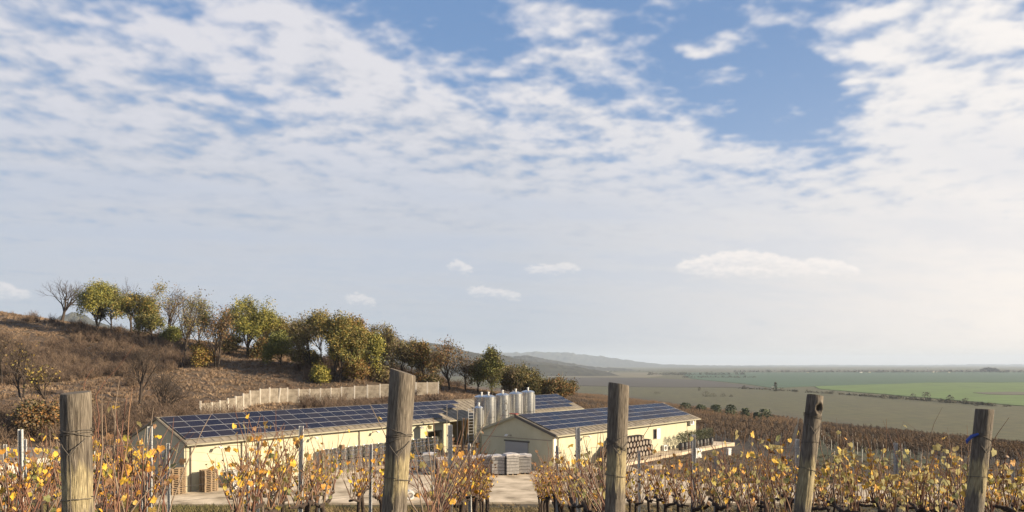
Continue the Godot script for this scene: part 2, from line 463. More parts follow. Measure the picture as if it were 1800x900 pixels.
func make_sky() -> Image:
	cloud_big.seed = 11; cloud_big.frequency = 0.006; cloud_big.fractal_octaves = 3
	cloud_small.seed = 5; cloud_small.frequency = 0.011; cloud_small.fractal_octaves = 4; cloud_small.fractal_gain = 0.55
	cloud_wisp.seed = 8; cloud_wisp.frequency = 0.012; cloud_wisp.fractal_octaves = 4; cloud_wisp.fractal_gain = 0.6
	cloud_cell.seed = 3; cloud_cell.noise_type = FastNoiseLite.TYPE_CELLULAR; cloud_cell.frequency = 0.011; cloud_cell.fractal_type = FastNoiseLite.FRACTAL_FBM; cloud_cell.fractal_octaves = 2
	cloud_cell.cellular_return_type = FastNoiseLite.RETURN_DISTANCE
	lay_banks()
	var W := 4096
	var H := 2048
	var low := Image.create(W / 8, H / 8, false, Image.FORMAT_RGBF)
	for y in H / 8:
		var el := (0.5 - (y + 0.5) / (H / 8.0)) * PI
		for x in W / 8:
			var s := sky_color(((x + 0.5) / (W / 8.0) - 0.5) * TAU, maxf(el, 0.0))
			low.set_pixel(x, y, Color(s.x, s.y, s.z))
	low.resize(W, H, Image.INTERPOLATE_BILINEAR)
	var x0 := int(W * 0.5 - W * 50.0 / 360.0)
	var x1 := int(W * 0.5 + W * 50.0 / 360.0)
	var y0 := int(H * 0.5 - H * 34.0 / 180.0)
	for y in range(y0, H / 2 + 8):
		var el := (0.5 - (y + 0.5) / H) * PI
		for x in range(x0, x1):
			var s := sky_color(((x + 0.5) / W - 0.5) * TAU, maxf(el, 0.0))
			low.set_pixel(x, y, Color(s.x, s.y, s.z))
	# a panorama begins with what lies ahead, at its left edge
	var turned := Image.create(W, H, false, Image.FORMAT_RGBF)
	turned.blit_rect(low, Rect2i(W / 2, 0, W / 2, H), Vector2i(0, 0))
	turned.blit_rect(low, Rect2i(0, 0, W / 2, H), Vector2i(W / 2, 0))
	return turned

# ---------------------------------------------------------------- the scene
func _ready() -> void:
	var cam := Camera3D.new()
	cam.name = "camera"
	cam.projection = Camera3D.PROJECTION_FRUSTUM
	cam.near = 0.1
	cam.far = 30000.0
	cam.size = 0.1 * 900.0 / F
	cam.frustum_offset = Vector2(0, 0.1 * (HORIZON - 450.0) / F)
	add_child(cam)
	cam.current = true
	var env := Environment.new()
	env.background_mode = Environment.BG_SKY
	var pano := PanoramaSkyMaterial.new()
	pano.panorama = ImageTexture.create_from_image(make_sky())
	env.sky = Sky.new()
	env.sky.sky_material = pano
	env.tonemap_mode = Environment.TONE_MAPPER_LINEAR
	env.tonemap_exposure = EXPOSURE
	env.fog_enabled = true
	env.fog_density = 0.000085
	env.fog_light_color = Color(0.82, 0.88, 0.95)
	env.sdfgi_enabled = true
	env.ssao_enabled = true
	env.ssil_enabled = true
	var we := WorldEnvironment.new()
	we.name = "environment"
	we.environment = env
	add_child(we)
	var sun := DirectionalLight3D.new()
	sun.name = "sun"
	sun.light_energy = 1.6
	sun.light_color = Color(1.0, 0.92, 0.79)
	sun.light_angular_distance = 0.6
	sun.shadow_enabled = true
	add_child(sun)
	sun.look_at_from_position(Vector3(sin(SUN_AZ) * cos(SUN_EL), sin(SUN_EL), -cos(SUN_AZ) * cos(SUN_EL)) * 50.0, Vector3.ZERO)

	rng.seed = 7
	mottle.seed = 2; mottle.frequency = 0.012; mottle.fractal_octaves = 4
	fine.seed = 4; fine.frequency = 0.06; fine.fractal_octaves = 3
	make_materials()
	survey()
	make_terrain()
	make_yard()
	make_plain()
	make_hills()
	make_cellar()
	make_hall()
	make_tanks()
	make_fence()
	make_white_shed()
	make_yard_things()
	make_barrels()
	make_terrace_things()
	make_trees()
	make_brush()
	make_far_vines()
	make_far_growth()
	make_rows()

# ---------------------------------------------------------------- ground
func soil(x: float, d: float, h: float) -> Color:
	var a := fine.get_noise_2d(x * 1.3, d * 1.3)
	var b := mottle.get_noise_2d(x * 2.0, d * 2.0)
	var dry := Color(0.20, 0.135, 0.085).lerp(Color(0.28, 0.195, 0.12), clampf(b + 0.3, 0.0, 1.0)).lerp(Color(0.11, 0.072, 0.048), clampf(a * 0.9 + 0.25, 0.0, 1.0))
	var turf := Color(0.085, 0.082, 0.034).lerp(Color(0.15, 0.125, 0.06), clampf(a + 0.4, 0.0, 1.0))
	var pasture := Color(0.172, 0.158, 0.05).lerp(Color(0.14, 0.138, 0.038), clampf(b + 0.5, 0.0, 1.0))
	var tilled := Color(0.062, 0.042, 0.025).lerp(Color(0.10, 0.067, 0.036), clampf(a + 0.4, 0.0, 1.0))
	var c := dry
	# the slope below the eye down to the yard
	var slope := (1.0 - smoothstep(54.0, 60.0, d)) * smoothstep(-36.0, -28.0, x)
	c = c.lerp(turf, slope)
	# the vineyard beyond the yard, on the right
	if x > 14.0 and d > 60.0:
		c = c.lerp(tilled, smoothstep(14.0, 30.0, x))
		var across := x * 0.94 - d * 0.35
		var strip := smoothstep(-1.0, 2.0, across) * (1.0 - smoothstep(13.0, 17.0, across)) * smoothstep(80.0, 90.0, d)
		c = c.lerp(Color(0.085, 0.12, 0.032).lerp(Color(0.13, 0.115, 0.045), clampf(a + 0.3, 0.0, 1.0)), strip * 0.8)
	var flat_ := 1.0 - smoothstep(PLAIN + 0.4, PLAIN + 2.2, h)
	return c.lerp(pasture, flat_)

func make_terrain() -> void:
	var angles := PackedFloat32Array()
	var an := -180.0
	while an < 180.0:
		angles.append(deg_to_rad(an))
		an += 0.45 if an > -46.0 and an < 46.0 else (2.0 if absf(an) < 70.0 else 6.0)
	var radii := PackedFloat32Array([0.8])
	while radii[-1] < 1100.0: radii.append(radii[-1] * (1.035 if radii[-1] > 40.0 and radii[-1] < 260.0 else 1.06) + 0.1)
	for q in [1600.0, 2600.0, 5000.0, 9000.0, 15000.0]: radii.append(q)
	var na := angles.size()
	var pts := PackedVector3Array()
	var cols := PackedColorArray()
	pts.append(Vector3(0, ground(0, 0), 0))
	cols.append(soil(0, 0, 0))
	for r in radii:
		for q in angles:
			var x := sin(q) * r
			var d := cos(q) * r
			var h := ground(x, d)
			pts.append(Vector3(x, h, -d))
			cols.append(soil(x, d, h))
	var idx := PackedInt32Array()
	for k in na:
		idx.append_array([0, 1 + k, 1 + (k + 1) % na])
	for i in radii.size() - 1:
		for k in na:
			var k2 := (k + 1) % na
			var p := 1 + i * na
			idx.append_array([p + k, p + na + k, p + na + k2, p + k, p + na + k2, p + k2])
	var nor := PackedVector3Array()
	nor.resize(pts.size())
	for i in range(0, idx.size(), 3):
		var nn := (pts[idx[i + 2]] - pts[idx[i]]).cross(pts[idx[i + 1]] - pts[idx[i]])
		if nn.y < 0: nn = -nn
		for j in 3: nor[idx[i + j]] += nn
	for i in nor.size(): nor[i] = nor[i].normalized()
	var arr := []
	arr.resize(Mesh.ARRAY_MAX)
	arr[Mesh.ARRAY_VERTEX] = pts; arr[Mesh.ARRAY_NORMAL] = nor; arr[Mesh.ARRAY_COLOR] = cols; arr[Mesh.ARRAY_INDEX] = idx
	var am := ArrayMesh.new()
	am.add_surface_from_arrays(Mesh.PRIMITIVE_TRIANGLES, arr)
	setting("ground", am, M.ground, "dry grass slopes and the pale pasture of the plain")

func slab(poly: PackedVector2Array, top: float, deep: float) -> MB:
	var b := MB.new()
	var tr := Geometry2D.triangulate_polygon(poly)
	for i in range(0, tr.size(), 3):
		var p := []
		for j in 3: p.append(Vector3(poly[tr[i + j]].x, top, -poly[tr[i + j]].y))
		if (p[1] - p[0]).cross(p[2] - p[0]).y < 0: b.tri(p[0], p[2], p[1])
		else: b.tri(p[0], p[1], p[2])
	for i in poly.size():
		var p := poly[i]
		var q := poly[(i + 1) % poly.size()]
		b.quad(Vector3(p.x, top - deep, -p.y), Vector3(q.x, top - deep, -q.y), Vector3(q.x, top, -q.y), Vector3(p.x, top, -p.y))
	return b

func make_yard() -> void:
	setting("concrete_yard", slab(yard_poly, YARD, 0.3).mesh(), M.concrete, "pale concrete yard in front of the two buildings")

func make_plain() -> void:
	# fields on the plain: colour, lift, corners in the photograph
	var fields := [
		["ploughed_field", [0.070, 0.056, 0.046], 0.25, [[960, 663.5], [1130, 664], [1240, 669], [1300, 676], [1360, 684], [1290, 681], [1130, 680.5], [960, 677]], "dark ploughed strip across the plain"],
		["stubble_field", [0.20, 0.175, 0.105], 0.3, [[960, 654.5], [1150, 655], [1165, 661], [1130, 664], [960, 663.5]], "narrow pale stubble field beyond the dark strip"],
		["winter_crop_field", [0.042, 0.105, 0.05], 0.35, [[1195, 655.0], [1860, 653.6], [1860, 672], [1640, 672.6], [1430, 679], [1360, 682], [1300, 674], [1215, 666]], "wide bluish green crop field below the far tree line"],
		["green_field", [0.115, 0.195, 0.03], 0.45, [[1432, 679.4], [1640, 673.0], [1860, 672.4], [1860, 719], [1760, 711], [1560, 694], [1440, 684]], "bright green field beyond the hedge"],
		["bare_patch", [0.12, 0.10, 0.065], 0.7, [[1712, 691.5], [1770, 689.6], [1860, 690.4], [1860, 696], [1770, 695.4], [1735, 694]], "bare brown patch in the bright green field"]]
	for q in fields:
		var poly := PackedVector2Array()
		var src: Array = q[3]
		for i in src.size():
			var a := on_plain(src[i][0], src[i][1])
			var b := on_plain(src[(i + 1) % src.size()][0], src[(i + 1) % src.size()][1])
			for k in 5:
				var p := a.lerp(b, k / 5.0)
				var w := 0.004 * p.length() * mottle.get_noise_2d(p.x, p.z)
				poly.append(Vector2(p.x + w, -p.z + w * 3.0))
		var m := slab(poly, PLAIN + q[2], 1.0)
		for i in m.c.size(): m.c[i] = Color(q[1][0], q[1][1], q[1][2])
		setting(q[0], m.mesh(), M.field, q[4])

func make_hills() -> void:
	# ridges: distance, depth, colour, skyline in the photograph
	var hills := [
		["wooded_hill", 2300.0, 700.0, [0.055, 0.052, 0.030], [[540, 650], [580, 625], [620, 604], [660, 595], [690, 592], [710, 595], [750, 602], [800, 612], [850, 621], [900, 629], [960, 638], [1010, 644], [1060, 652]], "brown wooded hill behind the trees, sloping down to the plain"],
		["low_hill", 3900.0, 700.0, [0.055, 0.052, 0.032], [[840, 636], [880, 629], [905, 625.5], [925, 625], [960, 631], [1000, 638], [1050, 645], [1100, 648]], "dark low hill ending in the plain"],
		["far_hill", 9500.0, 2200.0, [0.055, 0.052, 0.032], [[780, 627], [860, 620], [930, 618.5], [1000, 620.5], [1060, 627], [1110, 634.5], [1160, 640.5], [1230, 642.3], [1330, 643.2]], "pale blue far hill above the plain"],
		["horizon_hill", 13500.0, 900.0, [0.055, 0.052, 0.032], [[1250, 643], [1350, 642.2], [1480, 641.6], [1600, 642.4], [1690, 641.0], [1760, 640.6], [1840, 641.2], [1960, 642]], "faint low hill on the horizon of the plain"],
		["background_hill", 2600.0, 600.0, [0.06, 0.058, 0.035], [[-20, 590], [60, 574], [105, 562], [138, 556], [170, 561], [220, 574], [300, 600]], "distant hill glimpsed behind the bare tree on the slope"]]
	for q in hills:
		var sky_line: Array = q[4]
		var b := MB.new()
		var rows := 14
		var cols := 90
		var g := []
		for j in rows + 1:
			var line := PackedVector3Array()
			for i in cols + 1:
				var f := i / float(cols) * (sky_line.size() - 1)
				var k := mini(int(f), sky_line.size() - 2)
				var u: float = lerpf(sky_line[k][0], sky_line[k + 1][0], f - k)
				var v: float = lerpf(sky_line[k][1], sky_line[k + 1][1], f - k)
				var s := j / float(rows)                       # 0 front foot, 0.6 crest, 1 back foot
				var d: float = q[1] + (s - 0.6) * q[2]
				var crest: float = -(v - HORIZON) / F * q[1]
				var rise := sin(clampf(s / 0.6, 0.0, 1.0) * PI / 2) if s <= 0.6 else cos((s - 0.6) / 0.4 * PI / 2)
				var x: float = (u - 900.0) / F * q[1]
				var y := PLAIN - 1.0 + maxf(crest - PLAIN, 0.0) * pow(rise, 1.3)
				y += mottle.get_noise_2d(x * 0.5, d * 0.5) * (crest - PLAIN) * 0.18 * (1.0 - absf(s - 0.6)) * rise + fine.get_noise_2d(x * 0.4, d) * rise * 4.0 * q[1] / 3000.0
				line.append(Vector3(x, y, -d))
			g.append(line)
		for j in rows:
			for i in cols:
				var w := clampf(0.8 + fine.get_noise_2d(i * 9.0, j * 14.0) * 0.9, 0.35, 1.6)
				b.col = Color(q[3][0] * w, q[3][1] * w, q[3][2] * w)
				b.quad(g[j][i], g[j][i + 1], g[j + 1][i + 1], g[j + 1][i])
		setting(q[0], b.mesh(), M.field, q[5])

# ---------------------------------------------------------------- buildings
func panel_mesh(kind: int) -> ArrayMesh:
	if M.has("_panel%d" % kind): return M["_panel%d" % kind]
	var f := MB.new()
	f.bx(-0.79, -0.02, -0.495, 0.79, 0.016, 0.495)
	var g := MB.new()
	g.bx(-0.77, 0.012, -0.475, 0.77, 0.0205, 0.475)
	var am := f.mesh(M.alu_frame)
	var glass: StandardMaterial3D = M.cell.duplicate()
	glass.roughness = [0.18, 0.26, 0.34][kind]
	glass.albedo_color = [lin(0.010, 0.011, 0.022), lin(0.013, 0.013, 0.025), lin(0.018, 0.017, 0.026)][kind]
	g.add(am, glass)
	M["_panel%d" % kind] = am
	return am

func roof_slab(b: MB, x0: float, x1: float, y0: float, z0: float, y1: float, z1: float, thick: float) -> void:
	var p := [Vector3(x0, y0, z0), Vector3(x1, y0, z0), Vector3(x1, y1, z1), Vector3(x0, y1, z1)]
	var nn: Vector3 = (p[1] - p[0]).cross(p[2] - p[0]).normalized()
	if nn.y < 0: nn = -nn
	var o: Vector3 = (p[0] + p[2]) / 2 - nn * thick / 2
	b.box(o, (p[1] - p[0]) / 2, nn * thick / 2, (p[3] - p[0]) / 2)

func gable(b: MB, x0: float, x1: float, w: float, h: float, rise: float) -> void:   # a pentagonal end wall between x0 and x1
	var q := [Vector2(0, -0.3), Vector2(0, h), Vector2(-w / 2, h + rise), Vector2(-w, h), Vector2(-w, -0.3)]
	for x in [x0, x1]:
		for i in range(1, 4):
			var a := Vector3(x, q[0].y, q[0].x)
			var c := Vector3(x, q[i].y, q[i].x)
			var e := Vector3(x, q[i + 1].y, q[i + 1].x)
			if x == x0: b.tri(a, c, e)
			else: b.tri(a, e, c)
	for i in 5:
		var a: Vector2 = q[i]
		var c: Vector2 = q[(i + 1) % 5]
		b.quad(Vector3(x0, a.y, a.x), Vector3(x1, a.y, a.x), Vector3(x1, c.y, c.x), Vector3(x0, c.y, c.x))

func roof_of(o: Node3D, x0: float, x1: float, w: float, h: float, rise: float, over: float, start: float, cols: Array, skip: Array, n_rows: int, pitch: float) -> MeshInstance3D:
	var sl := rise / (w / 2)
	var b := MB.new()
	roof_slab(b, x0 - 0.3, x1 + 0.3, h + rise + 0.15, -w / 2, h - sl * over + 0.15, over, 0.13)
	roof_slab(b, x0 - 0.3, x1 + 0.3, h + rise + 0.15, -w / 2, h - sl * over + 0.15, -w - over, 0.13)
	b.bar(Vector3(x0 - 0.32, h + rise + 0.17, -w / 2), Vector3(x1 + 0.32, h + rise + 0.17, -w / 2), 0.34, 0.05)
	var down := Vector3(0, -sl, 1).normalized()
	var nn := Vector3(0, 1, sl).normalized()
	var ridge := Vector3(0, h + rise + 0.15, -w / 2)
	var len_ := (w / 2 + over) * sqrt(1 + sl * sl)
	var x := x0 - 0.2
	while x < x1 + 0.25:                                       # standing ribs of the roof sheets
		b.box(ridge + Vector3(x, 0, 0) + down * len_ / 2 + nn * 0.015, Vector3(0.035, 0, 0), nn * 0.02, down * (len_ / 2 - 0.02))
		x += 0.82
	var roof := part("roof", b.mesh(), o, M.roof_sheet)
	var g := MB.new()
	g.bar(Vector3(x0 - 0.3, h - sl * over + 0.05, over + 0.07), Vector3(x1 + 0.3, h - sl * over + 0.05, over + 0.07), 0.12, 0.1)
	part("gutter", g.mesh(), o, M.cream_trim)
	for c in cols:
		for r in n_rows:
			if skip.has(Vector2i(c, r)): continue
			var p := part("solar_panel", panel_mesh(rng.randi() % 3), roof)
			p.basis = Basis(Vector3.RIGHT * (pitch - 0.03) / 1.58, nn, down)
			p.basis = Basis(Vector3(1, 0, 0), rng.randf_range(-0.009, 0.009)) * Basis(Vector3(0, 0, 1), rng.randf_range(-0.006, 0.006)) * p.basis
			p.position = ridge + Vector3(start + (c + 0.5) * pitch, 0, 0) + down * (0.16 + (r + 0.5) * 1.03) + nn * 0.11
	return roof

func make_cellar() -> void:    # the long building on the left
	var o := thing("winery_building", "long cream building with a solar panel roof, behind the tallest wooden post", "building", Vector3(-26.1, YARD, -62.0), atan2(0.812, 0.583))
	var w := 8.0
	var h := 3.96
	var rise := 1.7
	var L := 61.5
	var cutA := 28.6    # the doorway
	var cutB := 31.0
	var endA := 32.6
	var b := MB.new()
	b.bx(0, -0.3, -0.18, cutA, h, 0)
	b.bx(cutA, 2.75, -0.18, cutB, h, 0)
	b.bx(cutB, -0.3, -0.18, endA, h, 0)
	part("front_wall", b.mesh(), o, M.cream)
	b = MB.new()
	b.bx(43.5, -0.3, -0.18, L, h, 0)
	part("front_wall", b.mesh(), o, M.cream)
	b = MB.new(); gable(b, -0.18, -0.002, w, h, rise)
	part("gable_wall", b.mesh(), o, M.cream)
	b = MB.new(); gable(b, L + 0.002, L + 0.18, w, h, rise)
	part("gable_wall", b.mesh(), o, M.cream)
	b = MB.new(); gable(b, endA - 0.2, endA - 0.004, w - 0.4, h - 0.1, rise)
	part("inner_wall", b.mesh(), o, M.cream).position.z = -0.19
	b = MB.new(); gable(b, 43.52, 43.7, w - 0.4, h - 0.1, rise)
	part("inner_wall", b.mesh(), o, M.cream).position.z = -0.19
	b = MB.new(); b.bx(0, -0.3, -w, L, h, -w + 0.18)
	part("back_wall", b.mesh(), o, M.cream)
	var cols := []
	for i in 24: cols.append(i)
	for i in range(29, 39): cols.append(i)
	var skip := [Vector2i(23, 1), Vector2i(23, 2), Vector2i(22, 2), Vector2i(21, 2), Vector2i(23, 3), Vector2i(22, 3), Vector2i(21, 3), Vector2i(20, 3), Vector2i(38, 3), Vector2i(29, 0), Vector2i(29, 1), Vector2i(29, 2), Vector2i(29, 3)]
	roof_of(o, 0, L, w, h, rise, 0.5, 0.0, cols, skip, 4, 1.575)
	b = MB.new()
	b.bx(-0.06, 0, 0.003, 0.07, h - 0.2, 0.05)
	part("corner_trim", b.mesh(), o, M.cream_trim)
	for x in [0.35, 5.1, 18.6]:
		b = MB.new()
		b.tube(PackedVector3Array([Vector3(x, 0.05, 0.09), Vector3(x, h - 0.45, 0.09), Vector3(x, h - 0.15, 0.5)]), PackedFloat32Array([0.05, 0.05, 0.05]), 8)
		part("downpipe", b.mesh(), o, M.pipe)
	b = MB.new()
	b.bx(cutA - 0.1, 0, 0.003, cutA, 2.85, 0.05); b.bx(cutB, 0, 0.003, cutB + 0.1, 2.85, 0.05); b.bx(cutA, 2.75, 0.003, cutB, 2.85, 0.05)
	part("door_frame", b.mesh(), o, M.dark_trim)
	for x in [35.0, 39.0, 43.3]:
		b = MB.new(); b.bx(x - 0.08, -0.2, -0.2, x + 0.08, h + 0.05, -0.04)
		part("shed_post", b.mesh(), o, M.pipe)
	# on the shaded end: a small shutter and a lower vent
	b = MB.new(); b.bx(-0.23, 1.9, -3.7, -0.183, 2.75, -2.9)
	part("shutter", b.mesh(), o, M.door_grey)
	b = MB.new(); b.bx(-0.24, 0.02, -6.4, -0.183, 1.5, -1.0)
	part("wainscot", b.mesh(), o, M.door_grey)
	var places := [[2.6, "beside the pallet stack"], [12.6, "above the first drums"], [20.5, "above the middle drums"], [27.0, "next to the dark doorway"]]
	for q in places:
		wall_lamp(o, Vector3(q[0], 3.35, 0), 0.0, "small floodlight on the long building's sunny wall, " + q[1])
	wall_lamp(o, Vector3(-0.18, 3.1, -1.9), -PI / 2, "small floodlight on the shaded end wall of the long building")

func wall_lamp(o: Node3D, p: Vector3, turn: float, label: String) -> void:
	var t := thing("wall_floodlight", label, "floodlight", o.transform * p, o.rotation.y + turn, "floodlights on the building walls")
	var b := MB.new()
	b.bx(-0.06, -0.08, 0.0, 0.06, 0.08, 0.03)
	part("wall_plate", b.mesh(), t, M.pipe)
	b = MB.new()
	b.tube(PackedVector3Array([Vector3(0, 0, 0.02), Vector3(0, 0.05, 0.35), Vector3(0, 0.08, 0.62)]), PackedFloat32Array([0.025, 0.025, 0.025]), 6)
	part("arm", b.mesh(), t, M.pipe)
	b = MB.new()
	b.box(Vector3(0, 0.06, 0.75), Vector3(0.13, 0, 0), Vector3(0, 0.05, 0.03), Vector3(0, -0.06, 0.14))
	part("lamp_head", b.mesh(), t, M.white)

func make_hall() -> void:     # the building on the right
	var o := thing("barrel_hall", "cream gabled building with solar roof, oak barrels piled along its sunny wall", "building", Vector3(4.03, YARD, -74.0), atan2(0.772, 0.636))
	var w := 9.12
	var h := 3.5
	var rise := 1.55
	var L := 29.8
	var b := MB.new()
	b.bx(0, -0.3, -0.18, 19.15, h, 0)
	b.bx(19.15, -0.3, -0.18, 19.85, 1.65, 0); b.bx(19.15, 2.75, -0.18, 19.85, h, 0)
	b.bx(19.85, -0.3, -0.18, L, h, 0)
	part("front_wall", b.mesh(), o, M.cream)
	b = MB.new(); gable(b, -0.18, -0.002, w, h, rise)
	part("gable_wall", b.mesh(), o, M.cream)
	b = MB.new(); gable(b, L + 0.002, L + 0.18, w, h, rise)
	part("gable_wall", b.mesh(), o, M.cream)
	b = MB.new(); b.bx(0, -0.3, -w, L, h, -w + 0.18)
	part("back_wall", b.mesh(), o, M.cream)
	var cols := []
	for i in 18: cols.append(i)
	roof_of(o, 0, L, w, h, rise, 0.5, 0.1, cols, [], 4, 1.63)
	b = MB.new()
	var sl := rise / (w / 2)
	b.bar(Vector3(-0.36, h + rise + 0.06, -w / 2), Vector3(-0.36, h - sl * 0.5 + 0.06, 0.5), 0.1, 0.26)
	part("barge_board", b.mesh(), o, M.dark_trim)
	b = MB.new()
	b.bar(Vector3(-0.36, h + rise + 0.06, -w / 2), Vector3(-0.36, h - sl * 0.5 + 0.06, -w - 0.5), 0.1, 0.22)
	part("barge_board", b.mesh(), o, M.cream_trim)
	b = MB.new()
	b.bar(Vector3(-0.45, h + rise + 0.27, -w / 2 - 0.25), Vector3(-0.05, h + rise + 0.27, -w / 2 - 0.25), 0.9, 0.08)
	part("ridge_cap", b.mesh(), o, M.red_tile)
	b = MB.new(); b.bx(-0.06, 0, 0.003, 0.3, h - 0.2, 0.04)
	part("corner_trim", b.mesh(), o, M.white)
	b = MB.new()
	b.tube(PackedVector3Array([Vector3(0.55, 0.05, 0.09), Vector3(0.55, h - 0.45, 0.09), Vector3(0.55, h - 0.15, 0.5)]), PackedFloat32Array([0.05, 0.05, 0.05]), 8)
	part("downpipe", b.mesh(), o, M.pipe)
	# roller door and fascia line on the gable end
	b = MB.new()
	b.bx(-0.24, 0.02, -5.9, -0.183, 2.55, -3.0)
	var door := part("roller_door", b.mesh(), o, M.door_grey)
	for i in 7:
		b = MB.new(); b.bx(-0.27, 0.1 + i * 0.35, -5.88, -0.242, 0.1 + i * 0.35 + 0.31, -3.02)
		part("slat", b.mesh(), door, M.door_grey)
	b = MB.new(); b.bx(-0.28, 2.56, -6.05, -0.183, 2.7, -2.85)
	part("door_lintel", b.mesh(), o, M.dark_trim)
	b = MB.new(); b.bx(-0.21, 2.9, -9.0, -0.183, 2.96, -0.1)
	part("wall_cable", b.mesh(), o, M.pipe)
	# window with an open white shutter
	b = MB.new(); b.bx(19.15, 1.65, -0.14, 19.85, 2.75, -0.1)
	var win := part("window", b.mesh(), o, M.dark_glass)
	b = MB.new()
	b.bx(19.1, 1.6, -0.09, 19.16, 2.8, 0.03); b.bx(19.84, 1.6, -0.09, 19.9, 2.8, 0.03); b.bx(19.16, 1.6, -0.09, 19.84, 1.66, 0.03); b.bx(19.16, 2.74, -0.09, 19.84, 2.8, 0.03)
	part("frame", b.mesh(), win, M.pipe)
	b = MB.new(); b.bx(19.95, 1.6, 0.01, 20.75, 2.8, 0.05)
	part("shutter", b.mesh(), o, M.white)
	wall_lamp(o, Vector3(-0.18, 3.15, -5.2), -PI / 2, "small floodlight on the shaded gable end of the right building")
	wall_lamp(o, Vector3(5.0, 2.95, 0), 0, "small floodlight on the sunny wall above the barrel pile")

func make_tanks() -> void:
	# x, d, radius, height to the shoulder
	var list := [
		[858.5, 86.0, 0.80, 6.55, "tall steel wine tank with a dark ladder seam, nearest of the big ones"],
		[883.5, 88.6, 0.80, 6.65, "tall steel wine tank with a dark emblem, second of the big ones"],
		[906.5, 91.2, 0.80, 6.72, "tall steel wine tank, third of the big ones in the line"],
		[928.0, 93.8, 0.80, 6.80, "tall steel wine tank, farthest of the big ones beside the far solar roof"],
		[846.5, 90.5, 0.85, 6.35, "tall dull steel wine tank half hidden behind the nearest big one"],
		[841.5, 83.0, 0.47, 5.5, "slim low steel wine tank beside the ladder frame"]]
	for q in list:
		var d: float = q[1]
		var r: float = q[2]
		var h: float = q[3]
		var t := thing("wine_tank", q[4], "tank", Vector3((q[0] - 900.0) / F * d, YARD, -d), rng.randf() * 0.2, "steel wine tanks in the alley")
		var b := MB.new()
		b.lathe([[r, 0.5], [r, h]], 40)
		part("body", b.mesh(), t, M.steel)
		b = MB.new()
		b.lathe([[r + 0.015, h], [r + 0.015, h + 0.06], [r * 0.8, h + 0.2], [r * 0.35, h + 0.3], [0.0, h + 0.33]], 32)
		part("domed_lid", b.mesh(), t, M.steel)
		b = MB.new()
		b.lathe([[0.09, h + 0.28], [0.09, h + 0.5], [0.13, h + 0.52], [0.13, h + 0.62], [0.0, h + 0.65]], 14)
		part("vent", b.mesh(), t, M.white)
		for y in [0.5, h * 0.34, h * 0.67]:
			b = MB.new()
			b.lathe([[r + 0.004, y - 0.05], [r + 0.02, y - 0.045], [r + 0.02, y + 0.045], [r + 0.004, y + 0.05]], 40)
			part("weld_band", b.mesh(), t, M.drum_steel)
		b = MB.new()
		b.lathe([[0.1, 0.22], [r, 0.5]], 32)
		part("cone_bottom", b.mesh(), t, M.drum_steel)
		for k in 4:
			var an := TAU * (k + 0.5) / 4
			b = MB.new()
			b.tube(PackedVector3Array([Vector3(cos(an) * r * 0.92, 0, sin(an) * r * 0.92), Vector3(cos(an) * r * 0.92, 0.75, sin(an) * r * 0.92)]), PackedFloat32Array([0.05, 0.05]), 6)
			part("leg", b.mesh(), t, M.drum_steel)
		b = MB.new()                                           # level gauge along the sunny side
		b.bar(Vector3(r * 0.985 + 0.03, 0.9, r * 0.17), Vector3(r * 0.985 + 0.03, h - 0.2, r * 0.17), 0.05, 0.05)
		part("level_gauge", b.mesh(), t, M.white)
		if q[4].contains("emblem"):
			b = MB.new()                                       # the dark rounded emblem on the upper shell
			for e in [[0.0, 0.0, 0.34, 0.5], [0.02, 0.62, 0.2, 0.2]]:
				for k in 20:
					var p := []
					for s in [[k, 1.0], [k + 1, 1.0], [k + 1, 0.72], [k, 0.72]]:
						var an: float = TAU * s[0] / 20
						var xx: float = -0.02 + (e[0] + cos(an) * e[2] * s[1]) / r * 0.8 + 0.5
						p.append(Vector3(sin(xx) * (r + 0.012), h - 1.25 + e[1] + sin(an) * e[3] * s[1], cos(xx) * (r + 0.012)))
					b.quad(p[0], p[1], p[2], p[3])
			part("emblem", b.mesh(), t, M.dark_trim)
	# ladder frame with its platform and hose beside the slim tank
	var d := 81.5
	var t := thing("access_ladder", "steel ladder with a rail frame standing left of the slim tank", "ladder", Vector3((828.0 - 900.0) / F * d, YARD, -d), 0.25)
	for x in [-0.28, 0.28]:
		var b := MB.new(); b.bar(Vector3(x, 0, 0), Vector3(x, 5.6, 0), 0.06, 0.06)
		part("rail", b.mesh(), t, M.galvanised)
	for i in 17:
		var b := MB.new(); b.bar(Vector3(-0.28, 0.35 + i * 0.32, 0), Vector3(0.28, 0.35 + i * 0.32, 0), 0.045, 0.045)
		part("rung", b.mesh(), t, M.galvanised)
	for x in [-2.6, -1.5]:
		var b := MB.new(); b.bar(Vector3(x, 0, 0.2), Vector3(x, 6.1, 0.2), 0.06, 0.06)
		part("mast", b.mesh(), t, M.pipe)
	var hose := thing("coiled_hose", "rusty orange hoses hanging in front of the ladder", "hose", Vector3((819.0 - 900.0) / F * 80.8, YARD, -80.8))
	for k in 5:
		var pts := PackedVector3Array()
		var rr := PackedFloat32Array()
		for i in 10:
			var s := i / 9.0
			pts.append(Vector3(-0.3 + k * 0.13 + sin(s * 5.0 + k) * 0.09 - (1.0 - s) * (1.0 - s) * 0.8 * (k % 3), s * 4.6, k * 0.06))
			rr.append(0.045)
		var b := MB.new(); b.tube(pts, rr, 6)
		part("hose", b.mesh(), hose, M.orange_hose if k % 2 else M.pipe)

